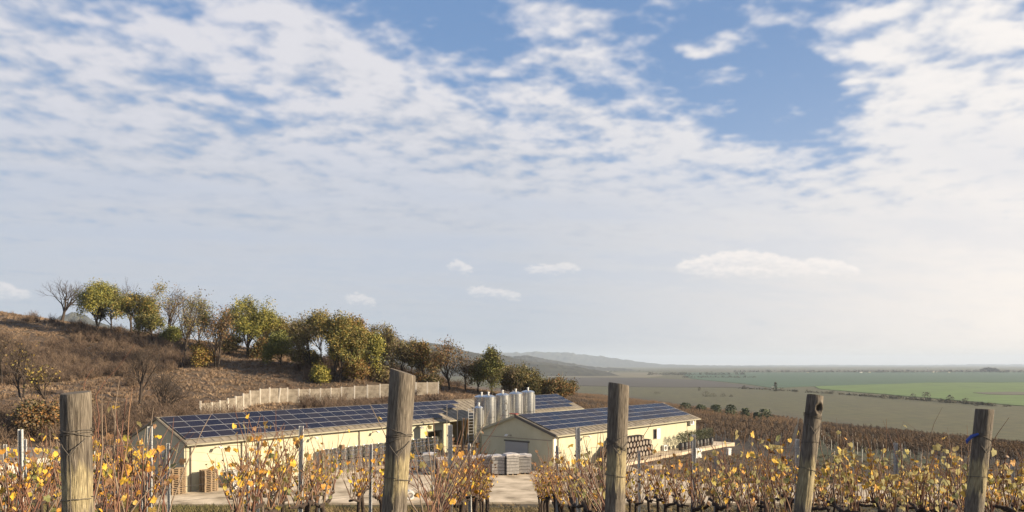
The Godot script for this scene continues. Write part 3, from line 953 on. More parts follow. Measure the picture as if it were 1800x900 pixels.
func make_fence() -> void:
	var line := [[352, 93.0], [372, 95.0], [440, 104.0], [505, 111.0], [600, 117.0], [690, 121.0], [790, 127.0]]
	var t := thing("concrete_fence", "pale precast concrete fence stepping up the foot of the hillside", "fence")
	var pm := MB.new()                                         # a bay: stacked planks with open joints
	for i in 6:
		pm.bx(-0.5, i * 0.34, -0.03, 0.5, i * 0.34 + 0.26, 0.035)
		pm.bx(-0.5, i * 0.34 + 0.26, -0.01, 0.5, i * 0.34 + 0.34, 0.005)
	var bay := pm.mesh()
	pm = MB.new(); pm.bx(-0.085, -0.6, -0.085, 0.085, 2.2, 0.085)
	var post := pm.mesh()
	var p := Vector3.ZERO
	var last := Vector3.ZERO
	var pts := []
	for i in line.size() - 1:
		var a := Vector3((line[i][0] - 900.0) / F * line[i][1], 0, -line[i][1])
		var b := Vector3((line[i + 1][0] - 900.0) / F * line[i + 1][1], 0, -line[i + 1][1])
		var k := int(round(a.distance_to(b) / 1.95))
		for j in k: pts.append(a.lerp(b, j / float(k)))
	for i in pts.size():
		p = pts[i]
		p.y = ground(p.x, -p.z) - 0.05
		var m := part("post", post, t, M.fence_post, p)
		m.rotation.y = rng.randf() * 0.2
		m.rotation.z = rng.randf_range(-0.012, 0.012) if i != 9 else -0.12
		if i > 0:
			var mid := (p + last) / 2
			mid.y = minf(p.y, last.y) + 0.1
			var along := p - last
			along.y = 0
			var q := part("panel", bay, t, M.fence_concrete, mid)
			q.basis = Basis(along * 0.985, Vector3.UP, along.cross(Vector3.UP).normalized())
		last = p

func make_white_shed() -> void:
	var a := Vector3(-42.6, 0, -59.0)
	var b := Vector3(-39.2, 0, -79.0)
	var dir := (b - a).normalized()
	var t := thing("white_shed", "long low white shed with a grey roof, behind the leftmost wooden post", "shed", Vector3(a.x, -10.3, a.z), atan2(-dir.z, dir.x))
	var L := a.distance_to(b)
	var m := MB.new(); m.bx(0, -0.2, -0.15, L, 2.2, 0)
	part("front_wall", m.mesh(), t, M.shed_white)
	m = MB.new(); m.bx(0, -0.2, -4.6, 0.15, 2.2, -0.151); m.bx(L - 0.15, -0.2, -4.6, L, 2.2, -0.151); m.bx(0.151, -0.2, -4.6, L - 0.151, 2.2, -4.45)
	part("side_wall", m.mesh(), t, M.shed_white)
	m = MB.new(); roof_slab(m, -0.25, L + 0.25, 2.28, 0.3, 2.62, -5.0, 0.1)
	for i in 26: m.bx(-0.2 + i * 0.8, 2.24, 0.29, -0.14 + i * 0.8, 2.31, 0.33)
	part("roof", m.mesh(), t, M.fence_concrete)
	m = MB.new(); m.bx(0.5, 1.0, 0.003, L - 2.0, 1.05, 0.04)
	part("rail", m.mesh(), t, M.pipe)
	for x in [3.2, 6.6, 10.2, 13.8]:
		m = MB.new(); m.bx(x, 1.2, 0.003, x + 0.12, 2.0, 0.05)
		part("wall_batten", m.mesh(), t, M.pallet_wood)

# ---------------------------------------------------------------- things in the yard
const ORDER := ["first", "second", "third", "fourth", "fifth", "sixth", "seventh", "eighth", "ninth", "tenth", "eleventh", "twelfth", "thirteenth", "fourteenth", "fifteenth", "sixteenth", "seventeenth", "eighteenth", "nineteenth", "twentieth"]

func local(o: Vector3, turn: float, p: Vector3) -> Vector3:
	return o + Basis(Vector3.UP, turn) * p

func pallet(label: String, p: Vector3, turn: float) -> void:
	var t := thing("pallet", label, "pallet", p, turn, "wooden pallets stacked at the long building")
	for i in 5:
		var b := MB.new(); b.bx(-0.6, 0.122, -0.4 + i * 0.175, 0.6, 0.144, -0.3 + i * 0.175)
		part("deck_board", b.mesh(), t, M.pallet_wood)
	for i in 3:
		var b := MB.new(); b.bx(-0.6, 0.0, -0.4 + i * 0.35, 0.6, 0.022, -0.3 + i * 0.35)
		part("base_board", b.mesh(), t, M.pallet_wood)
		b = MB.new()
		for x in [-0.6, -0.07, 0.46]: b.bx(x, 0.0225, -0.395 + i * 0.35, x + 0.14, 0.1215, -0.305 + i * 0.35)
		part("blocks", b.mesh(), t, M.pallet_wood)

func make_yard_things() -> void:
	var o := Vector3(-26.1, YARD, -62.0)
	var turn := atan2(0.812, 0.583)
	var gap := 0.1455
	for k in 14: pallet("wooden pallet, %s from the ground in the stack at the shaded corner" % ORDER[k], local(o, turn, Vector3(-0.95, 0.003 + k * gap, 0.15)), turn + rng.randf_range(-0.03, 0.03))
	for k in 12: pallet("wooden pallet, %s from the ground in the stack against the sunny wall" % ORDER[k], local(o, turn, Vector3(1.35, 0.003 + k * gap, 1.0)), turn + rng.randf_range(-0.03, 0.03))
	# wire crate and a leaning board next to the second stack
	var t := thing("mesh_crate", "grey mesh crate against the wall between pallet stack and vines", "crate", local(o, turn, Vector3(4.0, 0.0, 0.8)), turn, "")
	for q in [[-0.6, -0.5], [0.6, -0.5], [-0.6, 0.5], [0.6, 0.5]]:
		var b := MB.new(); b.bx(q[0] - 0.03, 0, q[1] - 0.03, q[0] + 0.03, 1.5, q[1] + 0.03)
		part("upright", b.mesh(), t, M.galvanised)
	for z in [-0.5, 0.5]:
		for i in 8:
			var b := MB.new(); b.bx(-0.57, 0.12 + i * 0.19, z - 0.012, 0.57, 0.12 + i * 0.19 + 0.05, z + 0.012)
			part("bar", b.mesh(), t, M.galvanised)
	var b0 := MB.new(); b0.bx(-0.5, 0.06, -0.42, 0.5, 1.35, 0.42)
	part("bundle", b0.mesh(), t, M.wrap_side)
	t = thing("leaning_board", "white board leaning across the grey mesh crate", "board", local(o, turn, Vector3(4.3, 0, 1.5)), turn)
	b0 = MB.new(); b0.bar(Vector3(-0.9, 0.03, 0.1), Vector3(0.75, 1.15, -0.15), 0.06, 0.16)
	part("plank", b0.mesh(), t, M.white)
	b0 = MB.new(); b0.bx(-1.2, 0.003, -0.05, 1.3, 0.09, 0.45)
	part("foot_beam", b0.mesh(), t, M.white)
	# stainless drums in two tiers along the wall
	var proto: Node3D = null
	for tier in 2:
		for i in 16:
			var p := local(o, turn, Vector3(13.7 + i * 1.02 + rng.randf_range(-0.04, 0.04), 0.003 + tier * 1.13, 0.85 + rng.randf_range(-0.05, 0.05)))
			var label := "stainless steel drum, %s from the pallet end in the %s tier along the wall" % [ORDER[i], ["lower", "upper"][tier]]
			if proto == null:
				proto = drum(label, p)
			else:
				copy_of(proto, p, rng.randf() * 6.0, label).set_meta("group", "stainless drums along the wall")
	copy_of(proto, local(o, turn, Vector3(19.6, 0.003, 6.9)), 1.0, "single stainless steel drum at the end of the wrapped crates", 1.35)
	# shrink-wrapped crate stacks across the yard
	for i in 8:
		var s := i / 7.0
		var p := Vector3(lerpf(-7.7, 1.2, s), YARD + 0.003, -lerpf(72.0, 72.7, s) + rng.randf_range(-0.5, 0.7))
		wrapped_stack(p, 0.16 + rng.randf_range(-0.14, 0.14), lerpf(1.75, 1.85, s) + rng.randf_range(-0.28, 0.2), "wrapped crate stack with a white cover, %s from the steel drum end" % ORDER[i])
	# a white concrete ring lying in the yard
	t = thing("concrete_ring", "short white pipe ring lying on its side in the yard", "pipe", Vector3((720.0 - 900.0) / F * 58.6, YARD + 0.36, -58.6), 0.3)
	b0 = MB.new(); b0.lathe([[0.22, -0.3], [0.34, -0.3], [0.36, -0.26], [0.36, 0.26], [0.34, 0.3], [0.22, 0.3], [0.22, -0.3]], 24, Vector3.ZERO, Vector3(0, 0, 1))
	part("shell", b0.mesh(), t, M.white)
	# small things on the grass to the right
	box_thing("white_box", "small white box on the grass below the potted shrubs", Vector3(20.2, 0, -84.5), Vector3(0.42, 0.5, 0.3), M.white)
	box_thing("white_box", "tiny white marker box by the vineyard edge, right of the building", Vector3(25.5, 0, -91.0), Vector3(0.22, 0.4, 0.2), M.white)
	box_thing("black_crate", "black crate left at the road's edge among the brown weeds", Vector3(24.8, 0, -71.5), Vector3(0.45, 0.35, 0.35), M.dark_trim)
	box_thing("pale_slab", "pale concrete block lying on the grass by the yard corner", Vector3(14.2, 0, -77.0), Vector3(0.9, 0.16, 0.5), M.concrete)

func box_thing(called: String, label: String, p: Vector3, half: Vector3, m: Material) -> void:
	p.y = ground(p.x, -p.z)
	if off_yard(p.x, -p.z) <= 0.0: p.y = YARD
	var t := thing(called, label, "box" if called != "pale_slab" else "block", p, rng.randf() * 1.0)
	var b := MB.new()
	b.bx(-half.x, -0.05, -half.z, half.x, half.y * 2 - 0.06, half.z)
	part("body", b.mesh(), t, m)
	b = MB.new()
	b.bx(-half.x - 0.02, half.y * 2 - 0.058, -half.z - 0.02, half.x + 0.02, half.y * 2, half.z + 0.02)
	part("lid", b.mesh(), t, m)

func drum(label: String, p: Vector3) -> Node3D:
	var t := thing("steel_drum", label, "drum", p, 0.0, "stainless drums along the wall")
	var b := MB.new()
	b.lathe([[0.40, 0.0], [0.44, 0.03], [0.44, 0.3], [0.47, 0.33], [0.47, 0.37], [0.44, 0.4], [0.44, 0.72], [0.47, 0.75], [0.47, 0.79], [0.44, 0.82], [0.44, 1.0], [0.38, 1.04]], 22)
	part("body", b.mesh(), t, M.drum_steel)
	b = MB.new()
	b.lathe([[0.44, 0.99], [0.455, 1.0], [0.455, 1.1], [0.43, 1.11], [0.42, 1.05]], 22)
	part("rim", b.mesh(), t, M.drum_steel)
	b = MB.new()
	b.lathe([[0.4, 1.03], [0.15, 1.06], [0.1, 1.1], [0.0, 1.1]], 16)
	part("lid", b.mesh(), t, M.dark_trim)
	return t

func wrapped_stack(p: Vector3, turn: float, h: float, label: String) -> void:
	var t := thing("wrapped_crate_stack", label, "crate stack", p, turn, "wrapped crate stacks in the yard")
	var b := MB.new()
	for x in [-0.55, -0.07, 0.42]: b.bx(x, 0, -0.55, x + 0.13, 0.12, 0.55)
	part("pallet", b.mesh(), t, M.pallet_wood)
	var n := int(h / 0.3)
	for i in n:
		var y0 := 0.125 + i * (h - 0.2) / n
		b = MB.new()
		b.bx(-0.58, y0, -0.56, 0.58, y0 + (h - 0.2) / n - 0.035, 0.56)
		part("crate", b.mesh(), t, M.wrap_side)
	b = MB.new()
	var e := 0.62
	var g := []
	for j in 5:
		var line := []
		for i in 5:
			var x := (i / 2.0 - 1.0) * e
			var z := (j / 2.0 - 1.0) * e
			line.append(Vector3(x, h - 0.02 + 0.05 * (1.0 - absf(i / 2.0 - 1.0)) + rng.randf_range(0.0, 0.05), z))
		g.append(line)
	for j in 4:
		for i in 4: b.quad(g[j][i], g[j + 1][i], g[j + 1][i + 1], g[j][i + 1])
	for i in 4:                                                # the cover hangs over the edges
		for q in [[g[0][i], g[0][i + 1]], [g[4][i + 1], g[4][i]], [g[i + 1][0], g[i][0]], [g[i][4], g[i + 1][4]]]:
			var lo0: Vector3 = q[0] - Vector3(0, 0.16 + 0.05 * sin(q[0].x * 9.0), 0)
			var lo1: Vector3 = q[1] - Vector3(0, 0.16 + 0.05 * sin(q[1].x * 9.0), 0)
			b.quad(q[0], q[1], lo1, lo0)
	part("cover", b.mesh(), t, M.wrap_top)

func make_barrels() -> void:
	var o := Vector3(4.03, YARD, -74.0)
	var turn := atan2(0.772, 0.636)
	var proto: Node3D = null
	var rows := [[7.1, 17.0], [7.45, 16.7], [8.2, 16.0], [9.6, 14.4]]
	var n := 0
	for k in 4:
		var s: float = rows[k][0] if k % 2 == 0 else rows[0][0] + 0.34 + 0.68 * round((rows[k][0] - rows[0][0] - 0.34) / 0.68)
		if k == 2: s = rows[0][0] + 0.68 * 2
		var i := 0
		while s <= rows[k][1]:
			var p := local(o, turn, Vector3(s, 0.155 + 0.335 + k * 0.585, 1.0 + rng.randf_range(-0.03, 0.03)))
			var label := "oak barrel lying %s from the yard corner in the %s layer of the pile" % [ORDER[i], ["bottom", "second", "third", "top"][k]]
			if proto == null: proto = barrel(label, p, turn)
			else: copy_of(proto, p, turn, label).rotation.z = 0.0
			s += 0.68
			i += 1
			n += 1

func barrel(label: String, p: Vector3, turn: float) -> Node3D:
	var t := thing("oak_barrel", label, "barrel", p, turn, "oak barrels piled along the sunny wall")
	var z := Vector3(0, 0, 1)
	var b := MB.new()
	b.lathe([[0.27, -0.46], [0.285, -0.44], [0.32, -0.2], [0.333, 0.0], [0.32, 0.2], [0.285, 0.44], [0.27, 0.46], [0.255, 0.46], [0.255, 0.43]], 20, Vector3.ZERO, z)
	part("staves", b.mesh(), t, M.barrel_wood)
	for q in [-0.4, -0.17, 0.17, 0.4]:
		var r: float = 0.335 - 0.235 * q * q
		b = MB.new(); b.lathe([[r + 0.002, q - 0.03], [r + 0.006, q - 0.025], [r + 0.006, q + 0.025], [r + 0.002, q + 0.03]], 20, Vector3.ZERO, z)
		part("hoop", b.mesh(), t, M.hoop)
	b = MB.new(); b.lathe([[0.256, 0.43], [0.0, 0.43]], 20, Vector3.ZERO, z); b.lathe([[0.256, -0.43], [0.0, -0.43]], 20, Vector3.ZERO, z)
	part("head", b.mesh(), t, M.barrel_head)
	return t

func make_terrace_things() -> void:
	var o := Vector3(4.03, YARD, -74.0)
	var turn := atan2(0.772, 0.636)
	var b := MB.new()
	b.bx(6.0, -0.5, 0.004, 35.5, 0.15, 2.7)
	var te := setting("terrace", b.mesh(), M.concrete, "narrow concrete terrace along the sunny wall of the right building")
	te.position = o
	te.rotation.y = turn
	for k in 9:
		var p := local(o, turn, Vector3(22.9 + k * 1.0, 0.152, 1.5 + rng.randf_range(-0.1, 0.1)))
		var t := thing("potted_shrub", "grey-green bushy shrub in a dark tub, %s from the window on the terrace" % ORDER[k], "potted shrub", p, rng.randf() * 6.0, "potted shrubs on the terrace")
		b = MB.new(); b.lathe([[0.0, 0.0], [0.27, 0.0], [0.33, 0.45], [0.29, 0.88], [0.25, 0.88], [0.25, 0.8], [0.0, 0.8]], 16)
		part("tub", b.mesh(), t, M.planter)
		b = MB.new(); b.lathe([[0.318, 0.2], [0.335, 0.21], [0.338, 0.27], [0.334, 0.28]], 16); b.lathe([[0.328, 0.62], [0.335, 0.63], [0.33, 0.69], [0.31, 0.7]], 16)
		part("tub_hoop", b.mesh(), t, M.hoop)
		b = MB.new()
		for i in 260:
			var s := pow(rng.randf(), 0.8)
			var an := rng.randf() * TAU
			var rr := (0.2 + 0.36 * sin(PI * clampf(s * 0.9 + 0.1, 0, 1))) * sqrt(rng.randf())
			var q := Vector3(cos(an) * rr, 0.82 + s * rng.randf_range(1.0, 1.35), sin(an) * rr)
			var g := rng.randf_range(0.6, 1.4)
			b.col = Color(0.085 * g, 0.095 * g, 0.05 * g)
			var dir := (Vector3(cos(an), 0.9, sin(an)) + Vector3(rng.randf() - 0.5, rng.randf() - 0.5, rng.randf() - 0.5) * 1.2).normalized()
			b.blade(q, q + dir * 0.2, dir.cross(Vector3(rng.randf() - 0.5, rng.randf(), rng.randf() - 0.5)).normalized() * 0.035)
		part("foliage", b.mesh(), t, M.tree_leaf)
	for q in [[21.5, 0.15, 0.9, "air conditioner box standing on the terrace left of the potted shrubs"], [28.2, 2.75, 0.85, "air conditioner box hung high on the wall above the potted shrubs"]]:
		var t := thing("air_conditioner", q[3], "air conditioner", local(o, turn, Vector3(q[0], q[1], 0.24)), turn)
		b = MB.new(); b.bx(-0.45, 0.004, -0.2, 0.45, 0.65, 0.16)
		part("case", b.mesh(), t, M.white)
		b = MB.new(); b.lathe([[0.24, 0.161], [0.25, 0.18], [0.22, 0.18], [0.0, 0.165]], 18, Vector3(-0.12, 0.33, 0), Vector3(0, 0, 1))
		part("fan_grille", b.mesh(), t, M.dark_trim)
		if q[1] > 1.0:
			b = MB.new(); b.bx(-0.35, -0.05, -0.238, -0.31, 0.002, 0.14); b.bx(0.31, -0.05, -0.238, 0.35, 0.002, 0.14)
			part("bracket", b.mesh(), t, M.pipe)

# ---------------------------------------------------------------- trees
func grow(b: MB, g: RandomNumberGenerator, p: Vector3, dir: Vector3, len_: float, rad: float, level: int, tips: Array, twiggy: bool) -> void:
	var pts := PackedVector3Array([p])
	var rr := PackedFloat32Array([rad])
	var segs := 3 if level < 3 else 2
	var q := p
	var dd := dir
	for i in segs:
		dd = (dd + Vector3(g.randf_range(-1, 1), g.randf_range(-0.5, 0.7), g.randf_range(-1, 1)) * (0.10 if level == 0 else 0.24)).normalized()
		q += dd * len_ / segs
		pts.append(q)
		rr.append(rad * lerpf(1.0, 0.58, (i + 1.0) / segs))
	b.tube(pts, rr, 6 if level == 0 else (4 if level < 3 else 3), false)
	var last := 6 if twiggy else 5
	if level >= 3: tips.append([pts[1], dd, level])
	if level >= last:
		tips.append([q, dd, level])
		return
	var kids := 3 if level > 0 and level < 4 else (6 if level == 0 else 3)
	for k in kids:
		var s := 1.0 if k == 0 else g.randf_range(0.45 if level == 0 else 0.4, 1.0)
		var f := s * segs
		var i := mini(int(f), segs - 1)
		var start := pts[i].lerp(pts[i + 1], f - i)
		var side := dd.cross(Vector3(g.randf_range(-1, 1), g.randf_range(-1, 1), g.randf_range(-1, 1))).normalized()
		var spread := g.randf_range(0.35, 0.75) if k else 0.2
		var nd := (dd * (1.0 - spread * 0.5) + side * spread * 1.1 + Vector3(0, 0.12, 0)).normalized()
		grow(b, g, start, nd, len_ * g.randf_range(0.58, 0.82), rad * (0.62 if k == 0 else g.randf_range(0.4, 0.55)), level + 1, tips, twiggy)

func tree(q: Dictionary) -> void:
	var g := RandomNumberGenerator.new()
	g.seed = q.seed
	var d: float = q.d
	var x: float = (q.u - 900.0) / F * d
	var y := ground(x, d)
	var H: float = maxf(2.0, (q.base - q.top) / F * d)
	var W: float = q.w / F * d * (1.1 if q.leaf > 0.2 else 1.0)
	var t := thing(q.name, q.label, "shrub" if q.name.contains("shrub") else "tree", Vector3(x, y, -d), 0.0, q.get("group", "trees on the hillside"))
	var b := MB.new()
	var tips := []
	var bare: bool = q.leaf <= 0.0
	grow(b, g, Vector3(0, -0.3, 0), Vector3(g.randf_range(-0.12, 0.12), 1, g.randf_range(-0.1, 0.1)).normalized(), 1.9, 0.2 if bare else 0.15, 0, tips, bare)
	if q.get("stems", 1) > 1:
		grow(b, g, Vector3(0.45, -0.3, 0.2), Vector3(0.25, 1, 0.1).normalized(), 1.8, 0.15, 0, tips, bare)
	# fit the grown shape to the height and width seen
	var lo := Vector3(1e9, 0, 0)
	var hi := Vector3(-1e9, -1e9, 0)
	for v in b.v:
		lo.x = minf(lo.x, v.x); hi.x = maxf(hi.x, v.x); hi.y = maxf(hi.y, v.y)
	var sy: float = H / hi.y
	var sx: float = W / (hi.x - lo.x)
	sx = clampf(sx, sy * 0.55, sy * 1.6)
	var fit := Vector3(sx, sy, sx)
	for i in b.v.size():
		b.v[i] *= fit
		b.n[i] = (b.n[i] / fit).normalized()
	part("trunk", b.mesh(), t, M.bark)
	if bare: return
	var c := MB.new()
	var pal: Array = q.pal
	var leaf: float = q.leaf * (1.15 if q.leaf > 0.2 else 1.0)
	for tip in tips:
		var tone: Color = pal[g.randi() % pal.size()]
		var centre: Vector3 = tip[0] * fit
		# the sunnier upper crown of an autumn oak turns first
		var k := int(g.randf_range(4, 9) * leaf + g.randf())
		for i in k:
			var o := Vector3(g.randfn(), g.randfn(), g.randfn()) * 0.42
			var w := g.randf_range(0.75, 1.25)
			c.col = Color(tone.r * w, tone.g * w, tone.b * w)
			var e1 := Vector3(g.randf_range(-1, 1), g.randf_range(-1, 1), g.randf_range(-1, 1)).normalized()
			var e2 := e1.cross(Vector3(g.randf_range(-1, 1), g.randf_range(-1, 1), g.randf_range(-1, 1))).normalized()
			var s := g.randf_range(0.09, 0.18)
			var pp := centre + o
			c.quad(pp - e1 * s, pp - e2 * s * 0.6, pp + e1 * s, pp + e2 * s * 0.6)
	part("crown", c.mesh(), t, M.tree_leaf)

func make_trees() -> void:
	var green := [Color(0.125, 0.135, 0.03), Color(0.18, 0.165, 0.035), Color(0.09, 0.105, 0.026)]
	var lime := [Color(0.25, 0.225, 0.04), Color(0.20, 0.19, 0.036), Color(0.32, 0.26, 0.05)]
	var olive := [Color(0.15, 0.13, 0.042), Color(0.20, 0.155, 0.05), Color(0.115, 0.105, 0.035)]
	var rust := [Color(0.22, 0.11, 0.03), Color(0.17, 0.085, 0.03), Color(0.12, 0.10, 0.03)]
	var gold := [Color(0.28, 0.19, 0.04), Color(0.22, 0.15, 0.035), Color(0.18, 0.15, 0.03)]
	var dark := [Color(0.06, 0.065, 0.02), Color(0.085, 0.08, 0.022), Color(0.11, 0.075, 0.025)]
	var brown := [Color(0.16, 0.11, 0.06), Color(0.125, 0.09, 0.05)]
	var list := [
		[108, 570, 487, 96, 175.0, "bare_tree", 0.0, [], "lone bare tree on the skyline at the top of the slope"],
		[172, 600, 502, 58, 152.0, "oak_tree", 1.2, green + lime, "green and yellow tree with a pale slim trunk beside the bare skyline tree"],
		[196, 592, 507, 46, 158.0, "oak_tree", 1.0, green + olive, "darker green tree just right of the slim pale-trunked one"],
		[243, 600, 500, 82, 153.0, "oak_tree", 1.35, green + gold, "broad green tree with gold top right of the slim pale-trunked tree"],
		[232, 590, 488, 50, 166.0, "bare_tree", 0.0, [], "bare treetop rising behind the broad green and gold tree"],
		[298, 598, 502, 66, 160.0, "bare_tree", 0.12, brown, "tall brown leafless tree right of the broad green and gold tree"],
		[325, 642, 515, 62, 131.0, "oak_tree", 0.18, olive + brown, "thin-leaved dark tree with a straight black trunk on the open slope"],
		[352, 625, 528, 50, 146.0, "oak_tree", 0.4, olive + green, "olive tree behind the twin-trunked brown tree"],
		[378, 650, 536, 56, 126.0, "oak_tree", 0.13, brown + rust, "twin-trunked brown tree with few leaves above the fence corner", 2],
		[356, 655, 618, 26, 126.0, "oak_shrub", 1.0, rust + gold, "small rusty orange shrub left of the twin-trunked tree"],
		[436, 628, 524, 72, 142.0, "oak_tree", 1.5, lime + green, "bright yellow-green tree, tallest of the middle of the row"],
		[408, 622, 540, 40, 152.0, "oak_tree", 0.5, olive, "thin olive tree tucked left of the bright yellow-green one"],
		[505, 618, 545, 84, 155.0, "oak_tree", 1.2, gold + olive, "broad golden brown crown behind the small dark green tree"],
		[493, 646, 588, 46, 131.0, "oak_tree", 1.4, green, "small round dark green tree before the golden brown crown"],
		[546, 657, 570, 54, 129.0, "oak_tree", 0.25, brown + olive, "brown thin-leaved tree left of the big green and russet tree"],
		[590, 674, 552, 84, 125.0, "oak_tree", 1.5, green + olive + gold, "big green and russet tree reaching down to the fence", 2],
		[618, 664, 566, 40, 131.0, "oak_tree", 1.1, rust + gold, "russet tree between the big green one and the yellow-green one"],
		[643, 667, 578, 50, 128.0, "oak_tree", 1.4, lime + green, "yellow-green tree left of the tallest post's top"],
		[653, 645, 568, 60, 152.0, "oak_tree", 0.6, olive + brown, "pale olive crown behind the yellow-green tree by the tallest post"],
		[690, 662, 586, 58, 143.0, "oak_tree", 0.18, brown, "brown nearly bare tree directly behind the tallest post"],
		[722, 668, 600, 40, 146.0, "oak_tree", 0.45, brown + olive, "thin brown tree right behind the tallest post's shoulder"],
		[742, 678, 606, 44, 137.0, "oak_tree", 0.7, olive + rust, "olive brown tree just right of the tallest post"],
		[792, 692, 600, 62, 136.0, "oak_tree", 0.25, brown + rust, "spreading brown tree left of the steel tanks"],
		[818, 692, 612, 50, 141.0, "oak_tree", 0.15, brown, "grey brown thin tree between the spreading brown and the dark green tree"],
		[864, 694, 610, 46, 136.0, "oak_tree", 1.4, dark + green, "dark green upright tree above the steel tanks"],
		[884, 694, 640, 40, 142.0, "oak_tree", 0.5, olive + brown, "low brown tree right of the upright dark green tree"],
		[916, 698, 634, 52, 139.0, "oak_tree", 1.2, dark + olive, "dark round tree behind the farthest steel tanks"],
		[948, 706, 660, 40, 140.0, "oak_shrub", 1.2, dark + olive, "low dark bush left of the end bush by the far solar roof"],
		[980, 712, 657, 56, 139.0, "oak_shrub", 1.4, dark + rust, "wide dark bush with rusty edge ending the row above the far solar roof"],
		[36, 702, 588, 92, 95.0, "bare_tree", 0.01, gold + brown, "wide bare tree low on the slope at the left edge", 2],
		[82, 722, 640, 62, 89.0, "bare_tree", 0.05, gold + brown, "thin tree with a few yellow leaves above the leftmost post"],
		[246, 716, 596, 74, 97.0, "bare_tree", 0.0, [], "tall bare tree on the slope behind the leftmost post"],
		[280, 738, 640, 94, 91.0, "bare_tree", 0.0, [], "low spreading bare tree just above the long building's end"  , 2],
		[4, 690, 600, 60, 104.0, "bare_tree", 0.02, brown, "bare tree cut by the left edge of the picture"],
		[84, 775, 730, 60, 76.0, "oak_shrub", 1.3, rust + brown, "rusty brown shrub above the white shed"],
		[50, 770, 735, 46, 78.0, "oak_shrub", 0.8, brown + dark, "dark brown shrub beside the rusty one above the white shed"],
		[565, 676, 664, 16, 124.0, "oak_shrub", 1.0, lime, "little yellow bush at the foot of the big green and russet tree"],
		[300, 612, 585, 34, 150.0, "oak_shrub", 1.2, green, "low green bush under the tall brown leafless tree"],
		[140, 735, 700, 40, 88.0, "oak_shrub", 0.3, brown, "bare brown thicket behind the leftmost post's top"],
		[462, 632, 552, 46, 149.0, "oak_tree", 0.7, olive + gold, "olive gold tree between the bright yellow-green one and the golden crown"],
		[528, 640, 556, 48, 146.0, "oak_tree", 0.6, olive + brown, "olive brown tree behind the brown thin-leaved one"],
		[566, 655, 560, 48, 141.0, "oak_tree", 0.8, gold + olive, "yellowish crown left behind the big green and russet tree"],
		[672, 660, 578, 40, 139.0, "oak_tree", 0.45, olive + brown, "thin olive tree left of the tallest post's top edge"],
		[706, 672, 608, 44, 137.0, "oak_tree", 0.5, brown + olive, "low brown tree half hidden by the tallest post"],
		[768, 684, 622, 40, 145.0, "oak_tree", 0.4, brown + olive, "faint brown tree between the olive brown and the spreading brown tree"],
		[840, 694, 632, 40, 139.0, "oak_tree", 0.5, brown + rust, "low brown tree left of the upright dark green tree"],
		[896, 698, 648, 40, 138.0, "oak_shrub", 0.9, brown + dark, "brown bush between the upright dark tree and the dark round one"],
		[268, 610, 560, 50, 150.0, "oak_shrub", 0.8, olive + green, "olive bush under the broad green and gold tree"],
		[402, 632, 598, 40, 142.0, "oak_shrub", 0.7, brown + olive, "brown bush at the foot of the thin olive tree"],
		[468, 640, 606, 44, 140.0, "oak_shrub", 0.7, rust + olive, "rusty olive bush left of the small round dark green tree"],
		[532, 660, 628, 40, 132.0, "oak_shrub", 0.8, olive + dark, "dark olive bush right of the small round dark green tree"],
		[620, 676, 640, 44, 126.0, "oak_shrub", 0.9, gold + rust, "golden bush at the right foot of the big green and russet tree"],
		[672, 676, 648, 44, 130.0, "oak_shrub", 0.7, brown + olive, "brown bush just left of the tallest post"],
		[745, 684, 660, 40, 134.0, "oak_shrub", 0.7, brown + rust, "rusty brown bush right of the tallest post above the fence"],
		[768, 690, 668, 30, 134.0, "oak_shrub", 0.8, brown + dark, "dark shrub at the right end of the pale fence"]]
	var k := 0
	for q in list:
		k += 1
		tree({"u": q[0], "base": q[1], "top": q[2], "w": q[3], "d": q[4], "name": q[5], "leaf": q[6], "pal": q[7] if q[7].size() else brown, "label": q[8], "stems": q[9] if q.size() > 9 else 1, "seed": 40 + k * 13})

# ---------------------------------------------------------------- dry grass and scrub
func scatter(called: String, label: String, mesh: Mesh, m: Material, places: Array, cols: PackedColorArray) -> void:
	var mm := MultiMesh.new()
	mm.transform_format = MultiMesh.TRANSFORM_3D
	mm.use_colors = true
	mm.mesh = mesh
	mm.instance_count = places.size()
	for i in places.size():
		mm.set_instance_transform(i, places[i])
		mm.set_instance_color(i, cols[i])
	var o := MultiMeshInstance3D.new()
	o.name = numbered(called)
	o.multimesh = mm
	o.material_override = m
	tag(o, label, "grass" if called.contains("grass") else ("vineyard" if called.contains("vine") else "scrub"), "", "stuff")
	add_child(o)

func tuft_mesh(n: int, tall: float, wide: float, g: RandomNumberGenerator, w := 0.03) -> ArrayMesh:
	var b := MB.new()
	for i in n:
		var an := g.randf() * TAU
		var rr := wide * 0.5 * sqrt(g.randf())
		var p := Vector3(cos(an) * rr, -0.05, sin(an) * rr)
		var tip := p + Vector3(cos(an) * g.randf_range(0, wide * 0.6), tall * g.randf_range(0.5, 1.0), sin(an) * g.randf_range(0, wide * 0.6))
		var s := g.randf_range(0.75, 1.2)
		b.col = Color(s, s, s)
		b.blade(p, tip, Vector3(-sin(an + 0.7), 0, cos(an + 0.7)) * w)
	return b.mesh()

